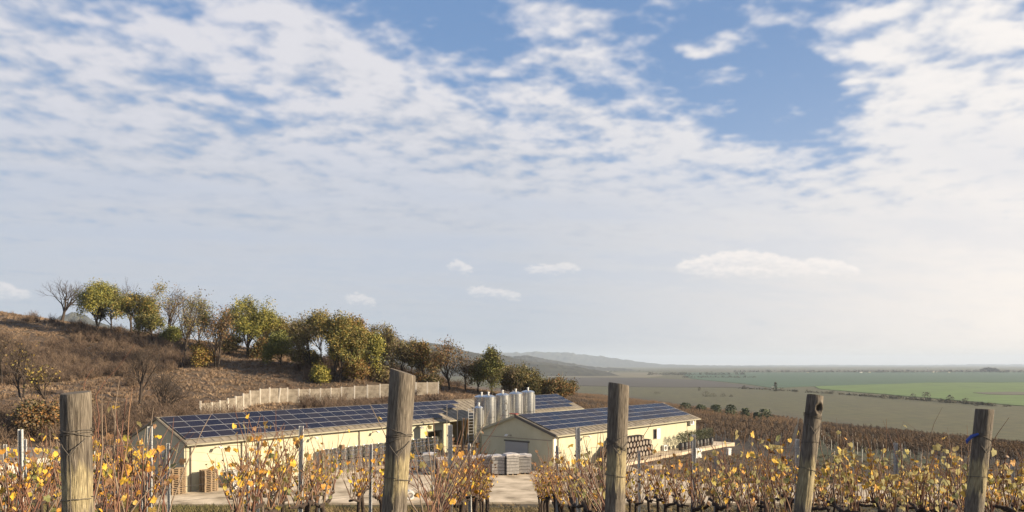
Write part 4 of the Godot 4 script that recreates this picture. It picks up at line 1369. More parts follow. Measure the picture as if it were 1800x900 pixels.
func brush_mesh(g: RandomNumberGenerator) -> ArrayMesh:
	var b := MB.new()
	for i in 46:
		var an := g.randf() * TAU
		var p := Vector3(g.randf_range(-0.15, 0.15), -0.1, g.randf_range(-0.15, 0.15))
		var tip := Vector3(cos(an) * g.randf_range(0.1, 0.9), g.randf_range(0.5, 1.3), sin(an) * g.randf_range(0.1, 0.9))
		var s := g.randf_range(0.7, 1.2)
		b.col = Color(s, s, s)
		b.blade(p, tip, Vector3(-sin(an), 0, cos(an)) * 0.018)
		for j in 3:
			var a := p.lerp(tip, g.randf_range(0.4, 0.9))
			b.blade(a, a + Vector3(g.randf_range(-0.3, 0.3), g.randf_range(0.05, 0.4), g.randf_range(-0.3, 0.3)), Vector3(g.randf_range(-1, 1), 0, g.randf_range(-1, 1)).normalized() * 0.012)
	return b.mesh()

func make_brush() -> void:
	var g := RandomNumberGenerator.new()
	g.seed = 99
	var places := []
	var cols := PackedColorArray()
	var tries := 0
	while places.size() < 15000 and tries < 60000:              # dry grass on the hillside
		tries += 1
		var u := g.randf_range(-60, 1030)
		var d := 68.0 + 115.0 * pow(g.randf(), 0.8)
		var x := (u - 900.0) / F * d
		if off_yard(x, d) < 1.0: continue
		if d < 100 and x > -30: continue
		var h := ground(x, d)
		var s := g.randf_range(0.5, 1.2)
		places.append(Transform3D(Basis(Vector3.UP, g.randf() * TAU).scaled(Vector3(s, s * g.randf_range(0.6, 1.2), s)), Vector3(x, h, -d)))
		var k := clampf(mottle.get_noise_2d(x * 3.0, d * 3.0) * 1.4 + 0.5 + g.randf_range(-0.35, 0.35), 0.0, 1.0)
		var c := Color(0.14, 0.088, 0.056).lerp(Color(0.31, 0.215, 0.135), k)
		cols.append(c)
	scatter("dry_grass", "dry brown grass covering the hillside", tuft_mesh(16, 0.55, 0.8, g, 0.05), M.tuft, places, cols)
	places = []
	cols = PackedColorArray()
	tries = 0
	while places.size() < 2600 and tries < 16000:                 # leafless scrub in patches
		tries += 1
		var u := g.randf_range(-60, 820)
		var d := 72.0 + 90.0 * g.randf()
		var x := (u - 900.0) / F * d
		if off_yard(x, d) < 2.0 or (d < 100 and x > -31): continue
		if mottle.get_noise_2d(x * 2.2 + 50.0, d * 2.2) < -0.05: continue
		var s := g.randf_range(0.6, 1.6)
		places.append(Transform3D(Basis(Vector3.UP, g.randf() * TAU).scaled(Vector3(s * 1.2, s * g.randf_range(0.7, 1.3), s * 1.2)), Vector3(x, ground(x, d), -d)))
		var k := g.randf()
		cols.append(Color(0.095, 0.062, 0.045).lerp(Color(0.20, 0.14, 0.095), k))
	scatter("dry_scrub", "leafless brown scrub in patches on the hillside", brush_mesh(g), M.tuft, places, cols)
	places = []
	cols = PackedColorArray()
	tries = 0
	while places.size() < 9000 and tries < 40000:               # turf on the bank below the vines and round the yard
		tries += 1
		var d := g.randf_range(24, 92)
		var x := g.randf_range(-0.72, 0.72) * d
		if off_yard(x, d) < 0.3 or (x < -30 and d > 58) or (d > 68 and x < 16): continue
		var s := g.randf_range(0.4, 1.0)
		places.append(Transform3D(Basis(Vector3.UP, g.randf() * TAU).scaled(Vector3(s, s * 0.8, s)), Vector3(x, ground(x, d), -d)))
		var k := clampf(mottle.get_noise_2d(x * 4.0, d * 4.0) + 0.45 + g.randf_range(-0.3, 0.3), 0.0, 1.0)
		var right := smoothstep(-12.0, 0.0, x)
		cols.append(Color(0.07, 0.08, 0.025).lerp(Color(0.17, 0.12, 0.055), clampf(k * 0.6 + right * 0.7, 0.0, 1.0)))
	scatter("bank_grass", "rough green and brown grass on the bank above the yard", tuft_mesh(16, 0.45, 0.7, g, 0.035), M.tuft, places, cols)

# ---------------------------------------------------------------- the vineyard beyond the yard
func make_far_vines() -> void:
	var g := RandomNumberGenerator.new()
	g.seed = 31
	var places := []
	var cols := PackedColorArray()
	var dir := Vector2(0.35, 0.937)
	var across := Vector2(0.937, -0.35)
	var c := -190.0
	var stakes := []
	while c < 130.0:
		var s := 60.0
		while s < 640.0:
			var p: Vector2 = across * c + dir * s
			s += 1.25 if s < 260.0 else 2.2
			if p.y < 78.0 or p.x < 12.0 or p.x / p.y > 0.72 or p.x / p.y < 0.05: continue
			if off_yard(p.x, p.y) < 6.0 or (p.x < 45.0 and p.y < 96.0): continue
			if p.y < 104.0 - p.x * 0.22: continue
			var h := ground(p.x, p.y)
			if h < PLAIN + 2.6: continue
			if g.randf() < 0.06: continue
			var big := g.randf_range(0.8, 1.15) * (1.0 if s < 260.0 else 1.25)
			places.append(Transform3D(Basis(Vector3.UP, atan2(dir.x, dir.y) * -1.0 + g.randf_range(-0.2, 0.2)).scaled(Vector3(big, big * g.randf_range(0.85, 1.15), big)), Vector3(p.x + g.randf_range(-0.45, 0.45), h, -p.y)))
			var k := clampf(mottle.get_noise_2d(p.x * 1.5, p.y * 1.5) * 1.5 + 0.35 + (s - 200.0) / 500.0 + g.randf_range(-0.3, 0.3), 0.0, 1.0)
			cols.append(Color(0.062, 0.043, 0.03).lerp(Color(0.145, 0.088, 0.045), k))
		c += 1.9
	var b := MB.new()
	b.col = Color(0.55, 0.5, 0.5)
	b.tube(PackedVector3Array([Vector3(0, -0.1, 0), Vector3(0.03, 0.75, 0)]), PackedFloat32Array([0.05, 0.04]), 3, false)
	for i in 26:
		var z := g.randf_range(-0.65, 0.65)
		var p := Vector3(g.randf_range(-0.06, 0.06), 0.7, z)
		var w := g.randf_range(0.7, 1.3)
		b.col = Color(w, w, w)
		b.blade(p, p + Vector3(g.randf_range(-0.25, 0.25), g.randf_range(0.35, 1.05), g.randf_range(-0.2, 0.2)), Vector3(g.randf_range(-1, 1), 0, g.randf_range(-1, 1)).normalized() * 0.022)
	for i in 22:
		var p := Vector3(g.randf_range(-0.22, 0.22), g.randf_range(0.7, 1.6), g.randf_range(-0.65, 0.65))
		var w := g.randf_range(0.9, 2.0)
		b.col = Color(w, w, w)
		b.blade(p, p + Vector3(g.randf_range(-0.1, 0.1), -0.12, g.randf_range(-0.1, 0.1)), Vector3(g.randf_range(-1, 1), 0.2, g.randf_range(-1, 1)).normalized() * 0.07)
	scatter("vineyard_vines", "brown autumn vineyard on the slope between the buildings and the plain", b.mesh(), M.tuft, places, cols)
	# white stakes that show in the grassy rows on the right
	b = MB.new(); b.bx(-0.018, -0.3, -0.018, 0.018, 1.45, 0.018)
	var stake := b.mesh()
	b = MB.new(); b.bx(-0.025, 1.44, -0.025, 0.025, 1.48, 0.025)
	var cap := b.mesh()
	var n := 0
	for i in 5:
		for j in 9:
			var p: Vector2 = across * (0.6 + i * 2.9) + dir * (94.0 + j * 8.6 + g.randf_range(-0.8, 0.8))
			if off_yard(p.x, p.y) < 3.0: continue
			var t := thing("vineyard_stake", "pale stake, %s up the slope in the %s stake row of the far grassy vineyard" % [ORDER[j], ORDER[i]], "stake", Vector3(p.x, ground(p.x, p.y), -p.y), g.randf(), "pale stakes in the far vineyard")
			t.rotation.z = g.randf_range(-0.06, 0.06)
			part("rod", stake, t, M.fence_post)
			part("cap", cap, t, M.fence_post)
			n += 1

# ---------------------------------------------------------------- shrubs, hedges and the village on the plain
func far_bush(b: MB, g: RandomNumberGenerator, o: Vector3, w: float, h: float, n: int, tone: Color, s: float) -> void:
	for i in n:
		var an := g.randf() * TAU
		var y := g.randf()
		var rr := w * 0.5 * sqrt(g.randf()) * sqrt(1.0 - 0.75 * y * y)
		var p := o + Vector3(cos(an) * rr, y * h, sin(an) * rr)
		var k := g.randf_range(0.6, 1.35)
		b.col = Color(tone.r * k, tone.g * k, tone.b * k)
		var e1 := Vector3(g.randf_range(-1, 1), g.randf_range(-1, 1), g.randf_range(-1, 1)).normalized() * s
		var e2 := e1.cross(Vector3(g.randf_range(-1, 1), g.randf_range(-1, 1), g.randf_range(-1, 1))).normalized() * s * 0.7
		b.quad(p - e1, p - e2, p + e1, p + e2)

func make_far_growth() -> void:
	var g := RandomNumberGenerator.new()
	g.seed = 55
	var olive := Color(0.075, 0.065, 0.035)
	var list := [
		[1155, 693.5, 688.5, 14, "low dark bush alone on the pasture behind the right solar roof"], [1229, 687, 680, 6, "tiny dark tree standing alone above the bush clump on the pasture"],
		[1241, 698, 688, 18, "rounded bush at the left end of the pasture clump"], [1254, 698.5, 691, 14, "second bush of the pasture clump"], [1271, 698, 691.5, 12, "separate small bush right of the pasture clump"], [1285, 698, 694, 8, "smallest bush at the right end of the pasture clump"],
		[1308, 684, 677, 6, "upright shrub at the left start of the plain hedge"], [1363, 688, 672, 7, "thin tall shrub in the hedge left of the knotted post"], [1374, 687, 681, 10, "round dark shrub in the hedge left of the knotted post"],
		[1464, 692, 687, 10, "flat shrub in the hedge right of the knotted post's top"], [1505, 695, 692.5, 6, "small lone bush before the hedge on the pasture"],
		[1554, 701, 692, 11, "round dark hedge bush, first of the row before the green field"], [1569, 702, 694, 12, "squat dark hedge bush next to the first of the row"], [1605, 704, 692, 12, "upright dark hedge bush left of the grey tree"],
		[1628, 706, 689, 17, "grey bare hedge tree before the bright green field"], [1655, 708, 702, 10, "low dark bush right of the grey hedge tree"], [1670, 709, 694, 15, "grey-green hedge tree right of the middle of the row"], [1697, 711, 699, 13, "last upright hedge tree left of the blue-tied post"],
		[1718, 714, 709, 12, "dark bush just above the blue-tied post"], [1745, 714.5, 708.5, 16, "broad dark bush right above the blue-tied post"], [1770, 715, 711, 14, "low dark bush at the right end of the hedge"]]
	for q in list:
		var p := on_plain(q[0], q[1])
		var d := -p.z
		var H: float = (q[1] - q[2]) / F * d
		var W: float = q[3] / F * d
		var t := thing("field_bush", q[4], "bush", p, 0.0, "bushes on the plain")
		var b := MB.new()
		b.tube(PackedVector3Array([Vector3(0, -0.3, 0), Vector3(0, H * 0.6, 0)]), PackedFloat32Array([W * 0.03 + 0.05, 0.03]), 5)
		part("trunk", b.mesh(), t, M.bark)
		b = MB.new()
		far_bush(b, g, Vector3(0, H * 0.05, 0), W, H * 0.95, 150, Color(0.10, 0.09, 0.06) if q[4].contains("grey") else olive, maxf(0.25, H * 0.07))
		part("crown", b.mesh(), t, M.tree_leaf)
	# the hedge strip under them
	var b := MB.new()
	for i in 420:
		var s := g.randf()
		var u := lerpf(1300.0, 1765.0, s)
		var v := 683.0 + 32.0 * pow(s, 1.15)
		if mottle.get_noise_1d(u * 2.0) < -0.25: continue
		far_bush(b, g, on_plain(u, v + g.randf_range(-0.6, 0.6)) , 4.0, g.randf_range(1.0, 2.4), 9, olive, 0.6)
	var hd := setting("field_hedge", b.mesh(), M.tree_leaf, "thin scrubby hedge between pasture and green field")
	tag(hd, "thin scrubby hedge between pasture and green field", "hedge", "", "stuff")
	# green bushes along the lower edge of the vineyard
	var row := [[1205, 719, 706, 26], [1232, 719, 709, 22], [1258, 723, 708, 24], [1284, 727, 708, 26], [1310, 729, 714, 18], [1344, 733, 713, 30], [1330, 731, 718, 16]]
	for i in row.size():
		var q: Array = row[i]
		var d := 330.0 - i * 12.0
		var x: float = (q[0] - 900.0) / F * d
		var y := ground(x, d)
		var H: float = (q[1] - q[2]) / F * d + 1.0
		var t := thing("vineyard_bush", "dark green bush, %s from the right solar roof along the lower vineyard edge" % ORDER[i], "bush", Vector3(x, y, -d), 0.0, "green bushes along the vineyard edge")
		b = MB.new(); b.tube(PackedVector3Array([Vector3(0, -0.3, 0), Vector3(0, H * 0.6, 0)]), PackedFloat32Array([0.12, 0.05]), 5)
		part("trunk", b.mesh(), t, M.bark)
		b = MB.new(); far_bush(b, g, Vector3(0, 0.1, 0), q[3] / F * d, H, 420, Color(0.06, 0.075, 0.03), 0.34)
		part("crown", b.mesh(), t, M.tree_leaf)
	# tree belts far out on the plain: each reads as one mass
	var belts := [
		[960, 1180, 653.2, 651.0, 90, "thin dark tree belt below the far blue hill"], [1140, 1310, 659.0, 654.0, 160, "grey-brown scrub belt crossing the plain behind the ploughed strip"],
		[1290, 1560, 654.4, 650.2, 260, "grey tree belt left of the village on the horizon"], [1540, 1860, 654.6, 650.0, 300, "grey tree belt round the village on the horizon"], [1722, 1756, 653.0, 645.5, 120, "dense dark wood standing above the right tree belt"], [1200, 1330, 664.0, 660.0, 90, "scrub strip along the left edge of the bluish crop field"]]
	for q in belts:
		b = MB.new()
		for i in q[4]:
			var u := g.randf_range(q[0], q[1])
			var v: float = q[2] + g.randf_range(-0.5, 0.4)
			var p := on_plain(u, v)
			var H: float = (q[2] - q[3]) / F * -p.z * g.randf_range(0.25, 1.0) * (0.45 + 0.55 * sin(PI * (u - q[0]) / (q[1] - q[0])) if q[1] - q[0] < 60 else 1.0)
			far_bush(b, g, p, H * 1.7, H, 12, Color(0.055, 0.05, 0.035), H * 0.22)
		var o := setting("tree_belt", b.mesh(), M.tree_leaf)
		tag(o, q[5], "trees", "", "stuff")
	# far houses
	var spots := [[1014, 654.2, 9, "white"], [1046, 654.6, 8, "white"], [1066, 654.8, 11, "white"], [1420, 655.6, 8, "cream"], [1513, 655.4, 9, "white"], [1528, 655.2, 8, "cream"], [1640, 654.8, 9, "cream"], [1646, 654.6, 7, "white"], [1668, 654.9, 7, "cream"], [1358, 681.5, 8, "white"]]
	for i in spots.size():
		var q: Array = spots[i]
		var p := on_plain(q[0], q[1])
		var w: float = q[2] / F * -p.z * 0.5
		var hh := w * 0.32
		var t := thing("far_house", "tiny %s house on the plain, %s of the far houses counted from the hills" % [q[3], ORDER[i]], "house", p, g.randf() * 0.6, "far houses on the plain")
		b = MB.new(); b.bx(-w * 0.5, -0.3, -w * 0.3, w * 0.5, hh, w * 0.3)
		part("wall", b.mesh(), t, M[q[3]])
		b = MB.new()
		for s in [-1, 1]: roof_slab(b, -w * 0.53, w * 0.53, hh * 1.55, 0, hh * 0.98, s * w * 0.36, 0.3)
		part("roof", b.mesh(), t, M.fence_concrete)
	var mast := on_plain(1630, 651)
	var t := thing("radio_mast", "hair-thin mast above the village on the horizon", "mast", mast)
	b = MB.new(); b.tube(PackedVector3Array([Vector3(0, 0, 0), Vector3(0, 0.0055 * -mast.z, 0)]), PackedFloat32Array([1.6, 0.8]), 5)
	part("pole", b.mesh(), t, M.galvanised)
	b = MB.new(); b.bx(-2.6, 0.0045 * -mast.z, -2.6, 2.6, 0.0046 * -mast.z, 2.6)
	part("platform", b.mesh(), t, M.galvanised)

# ---------------------------------------------------------------- the vine rows at the eye's feet
var leaf_meshes := []

func make_leaf_meshes() -> void:
	var g := RandomNumberGenerator.new()
	g.seed = 17
	for k in 5:
		var b := MB.new()
		leaf_shape(b, Transform3D(), g)
		leaf_meshes.append(b.mesh())

func leaf_shape(b: MB, at_: Transform3D, g: RandomNumberGenerator) -> void:
	# a lobed vine leaf hanging from its stalk at the origin, about one unit wide
	var out := [[0.0, -0.04], [0.20, 0.13], [0.45, 0.09], [0.46, -0.16], [0.56, -0.40], [0.36, -0.56], [0.22, -0.74], [0.0, -0.90], [-0.22, -0.74], [-0.36, -0.56], [-0.56, -0.40], [-0.46, -0.16], [-0.45, 0.09], [-0.20, 0.13]]
	var mid := at_ * Vector3(0, -0.3, 0.06)
	var curl := g.randf_range(-0.35, 0.75)
	var pts := []
	for q in out:
		var x: float = q[0] * g.randf_range(0.85, 1.12)
		var y: float = q[1] * g.randf_range(0.9, 1.1)
		pts.append(at_ * Vector3(x, y, -curl * x * x * 2.0 - 0.12 * y * y + g.randf_range(-0.05, 0.05)))
	for i in pts.size(): b.tri(mid, pts[i], pts[(i + 1) % pts.size()])

const LEAF_KINDS := ["leaf_yellow", "leaf_gold", "leaf_lime", "leaf_green", "leaf_brown", "leaf_pale"]

func leaf_kind(g: RandomNumberGenerator, greener: float) -> String:
	var r := g.randf()
	if r < 0.30: return "leaf_yellow"
	if r < 0.54: return "leaf_gold"
	if r < 0.54 + 0.12 + greener: return "leaf_lime"
	if r < 0.76 + greener: return "leaf_green" if g.randf() < 0.5 else "leaf_brown"
	if r < 0.90: return "leaf_brown"
	return "leaf_pale"

func cane_line(g: RandomNumberGenerator, start: Vector3, len_: float, lean: Vector3) -> PackedVector3Array:
	var pts := PackedVector3Array([start])
	var dir := (Vector3(0, 1, 0) + lean).normalized()
	var n := 6
	for i in n:
		dir = (dir + Vector3(g.randf_range(-1, 1), g.randf_range(-0.25, 0.35), g.randf_range(-1, 1)) * 0.17).normalized()
		pts.append(pts[-1] + dir * len_ / n)
	return pts

func leaf_pose(g: RandomNumberGenerator, p: Vector3, size: float) -> Transform3D:
	var bs := Basis(Vector3.UP, g.randf() * TAU) * Basis(Vector3.RIGHT, g.randf_range(-1.1, 0.5)) * Basis(Vector3.BACK, g.randf_range(-0.6, 0.6))
	return Transform3D(bs.scaled(Vector3.ONE * size), p)

func stem_pts(g: RandomNumberGenerator) -> Array:
	var head := Vector3(g.randf_range(-0.06, 0.06), g.randf_range(0.6, 0.7), g.randf_range(-0.05, 0.05))
	var pts := PackedVector3Array()
	for i in 7:
		var s := i / 6.0
		pts.append(Vector3(0, -0.15, 0).lerp(head, s) + Vector3(g.randf_range(-1, 1), 0, g.randf_range(-1, 1)) * 0.03)
	var arms := []
	for sgn in [-1, 1]:
		var a := PackedVector3Array([pts[-1]])
		for i in 5: a.append(pts[-1].lerp(Vector3(g.randf_range(-0.05, 0.05), 0.74, sgn * g.randf_range(0.42, 0.55)), (i + 1) / 5.0) + Vector3(g.randf_range(-1, 1), g.randf_range(-1, 1), 0) * 0.025)
		arms.append(a)
	return [pts, arms]

func near_vine(g: RandomNumberGenerator, p: Vector3, label: String, canes: int, leaves: int, tall: float, greener: float, sprawl := 0.3) -> Node3D:
	var t := thing("grape_vine", label, "grape vine", p, g.randf_range(-0.08, 0.08), "grape vines on the near slope")
	var st := stem_pts(g)
	var b := MB.new()
	b.tube(st[0], PackedFloat32Array([0.045, 0.034, 0.03, 0.034, 0.028, 0.03, 0.036]), 8)
	part("trunk", b.mesh(), t, M.vine_bark)
	for a in st[1]:
		b = MB.new()
		b.tube(a, PackedFloat32Array([0.03, 0.025, 0.027, 0.02, 0.022, 0.015]), 7)
		part("cordon_arm", b.mesh(), t, M.vine_bark)
	var lines := []
	for i in canes:
		var arm: PackedVector3Array = st[1][i % 2]
		var f := g.randf_range(0.2, 5.0)
		var k := mini(int(f), 4)
		var start := arm[k].lerp(arm[k + 1], f - k)
		var len_ := tall * g.randf_range(0.5, 1.0)
		if g.randf() < 0.14: len_ *= 1.28
		var line := cane_line(g, start, len_, Vector3(g.randf_range(-sprawl, sprawl), 0, g.randf_range(-0.25, 0.25)))
		lines.append(line)
		b = MB.new()
		var r := g.randf_range(0.0045, 0.0068)
		b.tube(line, PackedFloat32Array([r * 1.25, r * 1.1, r, r * 0.9, r * 0.75, r * 0.6, r * 0.35]), 5)
		var mat: Material = [M.cane_red, M.cane_tan, M.cane_red, M.cane_grey][g.randi() % 4]
		part("cane", b.mesh(), t, mat)
		if g.randf() < 0.6:                                    # a side shoot
			var s0 := line[g.randi_range(2, 4)]
			var side := cane_line(g, s0, len_ * g.randf_range(0.2, 0.4), Vector3(g.randf_range(-1, 1), 0, g.randf_range(-1, 1)) * 0.9)
			b = MB.new()
			b.tube(side, PackedFloat32Array([r * 0.6, r * 0.55, r * 0.5, r * 0.45, r * 0.4, r * 0.3, r * 0.2]), 4)
			part("side_shoot", b.mesh(), t, mat)
			lines.append(side)
	for i in leaves:
		var line: PackedVector3Array = lines[g.randi() % lines.size()]
		var f := 6.0 * pow(g.randf(), 0.75)
		var k := mini(int(f), 5)
		var q := line[k].lerp(line[k + 1], f - k) + Vector3(g.randf_range(-1, 1), g.randf_range(-0.6, 0.4), g.randf_range(-1, 1)) * 0.04
		var m := part("leaf", leaf_meshes[g.randi() % leaf_meshes.size()], t, M[leaf_kind(g, greener)])
		m.transform = leaf_pose(g, q, g.randf_range(0.04, 0.075) * clampf(0.78 + 0.08 * (-p.z - 5.0), 0.78, 1.1))
	return t

func far_vine(g: RandomNumberGenerator, canes: int, leaves: int, tall: float, greener: float) -> Array:
	var st := stem_pts(g)
	var wood := MB.new()
	wood.tube(st[0], PackedFloat32Array([0.045, 0.034, 0.03, 0.034, 0.028, 0.03, 0.036]), 6)
	for a in st[1]: wood.tube(a, PackedFloat32Array([0.03, 0.025, 0.027, 0.02, 0.022, 0.015]), 5)
	var shoots := MB.new()
	var lines := []
	for i in canes:
		var arm: PackedVector3Array = st[1][i % 2]
		var f := g.randf_range(0.2, 5.0)
		var k := mini(int(f), 4)
		var line := cane_line(g, arm[k].lerp(arm[k + 1], f - k), tall * g.randf_range(0.5, 1.05), Vector3(g.randf_range(-0.55, 0.55), 0, g.randf_range(-0.25, 0.25)))
		lines.append(line)
		var r := g.randf_range(0.0045, 0.0065)
		shoots.col = [Color(0.135, 0.06, 0.038), Color(0.21, 0.12, 0.068), Color(0.2, 0.15, 0.11)][g.randi() % 3]
		shoots.tube(line, PackedFloat32Array([r * 1.25, r * 1.1, r, r * 0.9, r * 0.75, r * 0.6, r * 0.35]), 3, false)
	var fol := MB.new()
	for i in leaves:
		var line: PackedVector3Array = lines[g.randi() % lines.size()]
		var f := 6.0 * pow(g.randf(), 0.75)
		var k := mini(int(f), 5)
		var q := line[k].lerp(line[k + 1], f - k) + Vector3(g.randf_range(-1, 1), g.randf_range(-0.6, 0.4), g.randf_range(-1, 1)) * 0.04
		fol.col = M[leaf_kind(g, greener)].albedo_color.srgb_to_linear()
		leaf_shape(fol, leaf_pose(g, q, g.randf_range(0.045, 0.085)), g)
	return [wood.mesh(), shoots.mesh(), fol.mesh()]

func wood_post(called: String, label: String, top: Vector3, foot: Vector3, r_top: float, r_foot: float, tilt: Vector2, pale: Vector2, seed_: int, knot: bool) -> Node3D:
	var t := thing(called, label, "post", foot, 0.0, "weathered wooden end posts of the vine rows")
	var g := FastNoiseLite.new()
	g.seed = seed_
	g.frequency = 1.0
	g.fractal_octaves = 3
	var sides := 56
	var rings := 110
	var axis := top - foot
	var P := []
	var C := []
	for j in rings + 1:
		var s := lerpf(-0.08, 1.0, j / float(rings))
		var line := PackedVector3Array()
		var cl := PackedColorArray()
		for k in sides:
			var an := TAU * k / sides
			var ca := cos(an)
			var sa := sin(an)
			var hgt := s * axis.length()
			var r := lerpf(r_foot, r_top, clampf(s, 0, 1))
			r *= 1.0 + 0.05 * g.get_noise_3d(ca * 0.7, hgt * 0.9, sa * 0.7) + 0.03 * g.get_noise_2d(hgt * 1.3, 9.0)
			var groove := g.get_noise_3d(ca * 5.5, hgt * 0.55, sa * 5.5)
			var crack := smoothstep(0.22, 0.36, groove) * smoothstep(-0.2, 0.25, g.get_noise_2d(hgt * 1.2, an * 0.7))
			var stripped := smoothstep(pale.x - 0.05, pale.x + 0.03, hgt + 0.12 * g.get_noise_3d(ca * 2.0, 3.0, sa * 2.0)) * (1.0 - smoothstep(pale.y - 0.05, pale.y + 0.02, hgt + 0.10 * g.get_noise_3d(ca * 2.0, 8.0, sa * 2.0)))
			r *= 1.0 - 0.035 * crack - 0.012 * absf(groove) - 0.02 * stripped
			if s > 0.985: r *= 1.0 - 0.04 * (s - 0.985) / 0.015
			var kn := 0.0
			if knot:
				var kd := Vector2(wrapf(an - 1.35, -PI, PI) * 0.10, hgt - axis.length() + 0.11).length()
				kn = 1.0 - smoothstep(0.025, 0.05, kd)
				r += 0.022 * (1.0 - smoothstep(0.03, 0.085, kd)) - 0.035 * kn
			var y := 0.0
			if j == rings: y = tilt.x * ca * r + tilt.y * sa * r
			elif s > 0.93: y = (tilt.x * ca + tilt.y * sa) * r * (s - 0.93) / 0.07
			line.append(axis * s + Vector3(ca * r, y, sa * r))
			var streak := g.get_noise_3d(ca * 9.0, hgt * 1.4, sa * 9.0) * 0.5 + g.get_noise_3d(ca * 18.0, hgt * 3.0, sa * 18.0) * 0.3
			var bark := Color(0.20, 0.168, 0.135).lerp(Color(0.46, 0.395, 0.31), clampf(streak * 1.5 + 0.5, 0, 1))
			var bare := Color(0.58, 0.48, 0.27).lerp(Color(0.76, 0.65, 0.40), clampf(streak * 1.5 + 0.5, 0, 1))
			var c := bark.lerp(bare, stripped)
			c = c.lerp(Color(0.07, 0.05, 0.035), clampf(crack * 0.75 + kn * 0.8, 0, 1))
			cl.append(c)
		P.append(line)
		C.append(cl)
	var st := SurfaceTool.new()
	st.begin(Mesh.PRIMITIVE_TRIANGLES)
	st.set_smooth_group(0)
	for j in rings + 1:
		for k in sides + 1:
			st.set_color(C[j][k % sides])
			st.set_uv(Vector2(k / float(sides), j / float(rings) * axis.length() * 1.2))
			st.add_vertex(P[j][k % sides])
	for j in rings:
		for k in sides:
			var a := j * (sides + 1) + k
			for i in [a, a + sides + 1, a + sides + 2, a, a + sides + 2, a + 1]: st.add_index(i)
	st.generate_normals()
	part("shaft", st.commit(), t, M.post_wood)
	var b := MB.new()                                          # the sawn top with its rings
	var centre := Vector3.ZERO
	for k in sides: centre += P[rings][k] / sides
	for q in 7:
		for k in sides:
			var a0: Vector3 = centre.lerp(P[rings][k], q / 7.0)
			var a1: Vector3 = centre.lerp(P[rings][(k + 1) % sides], q / 7.0)
			var b0: Vector3 = centre.lerp(P[rings][k], (q + 1) / 7.0)
			var b1: Vector3 = centre.lerp(P[rings][(k + 1) % sides], (q + 1) / 7.0)
			var s := 0.8 + 0.3 * g.get_noise_3d(b0.x * 60.0, b0.z * 60.0, q * 2.0) - (0.12 if q % 2 else 0.0)
			b.col = Color(0.34 * s, 0.28 * s, 0.21 * s)
			b.quad(b1, b0, a0, a1) if q > 0 else b.tri(centre, b1, b0)
	part("sawn_top", b.mesh(), t, M.post_wood)
	return t

func tie(t: Node3D, axis: Vector3, h: float, r: float, tilt: Vector2, turns: int, seed_: int) -> void:
	var g := RandomNumberGenerator.new()
	g.seed = seed_
	var pts := PackedVector3Array()
	var rr := PackedFloat32Array()
	for i in turns * 20 + 1:
		var an := TAU * i / 20.0
		pts.append(axis * (h / axis.length()) + Vector3(cos(an) * r, tilt.x * cos(an) + tilt.y * sin(an) + 0.012 * i / 20.0 + g.randf_range(-0.003, 0.003), sin(an) * r))
		rr.append(0.0023)
	var b := MB.new()
	b.tube(pts, rr, 5)
	part("tie_wire", b.mesh(), t, M.tie_wire)

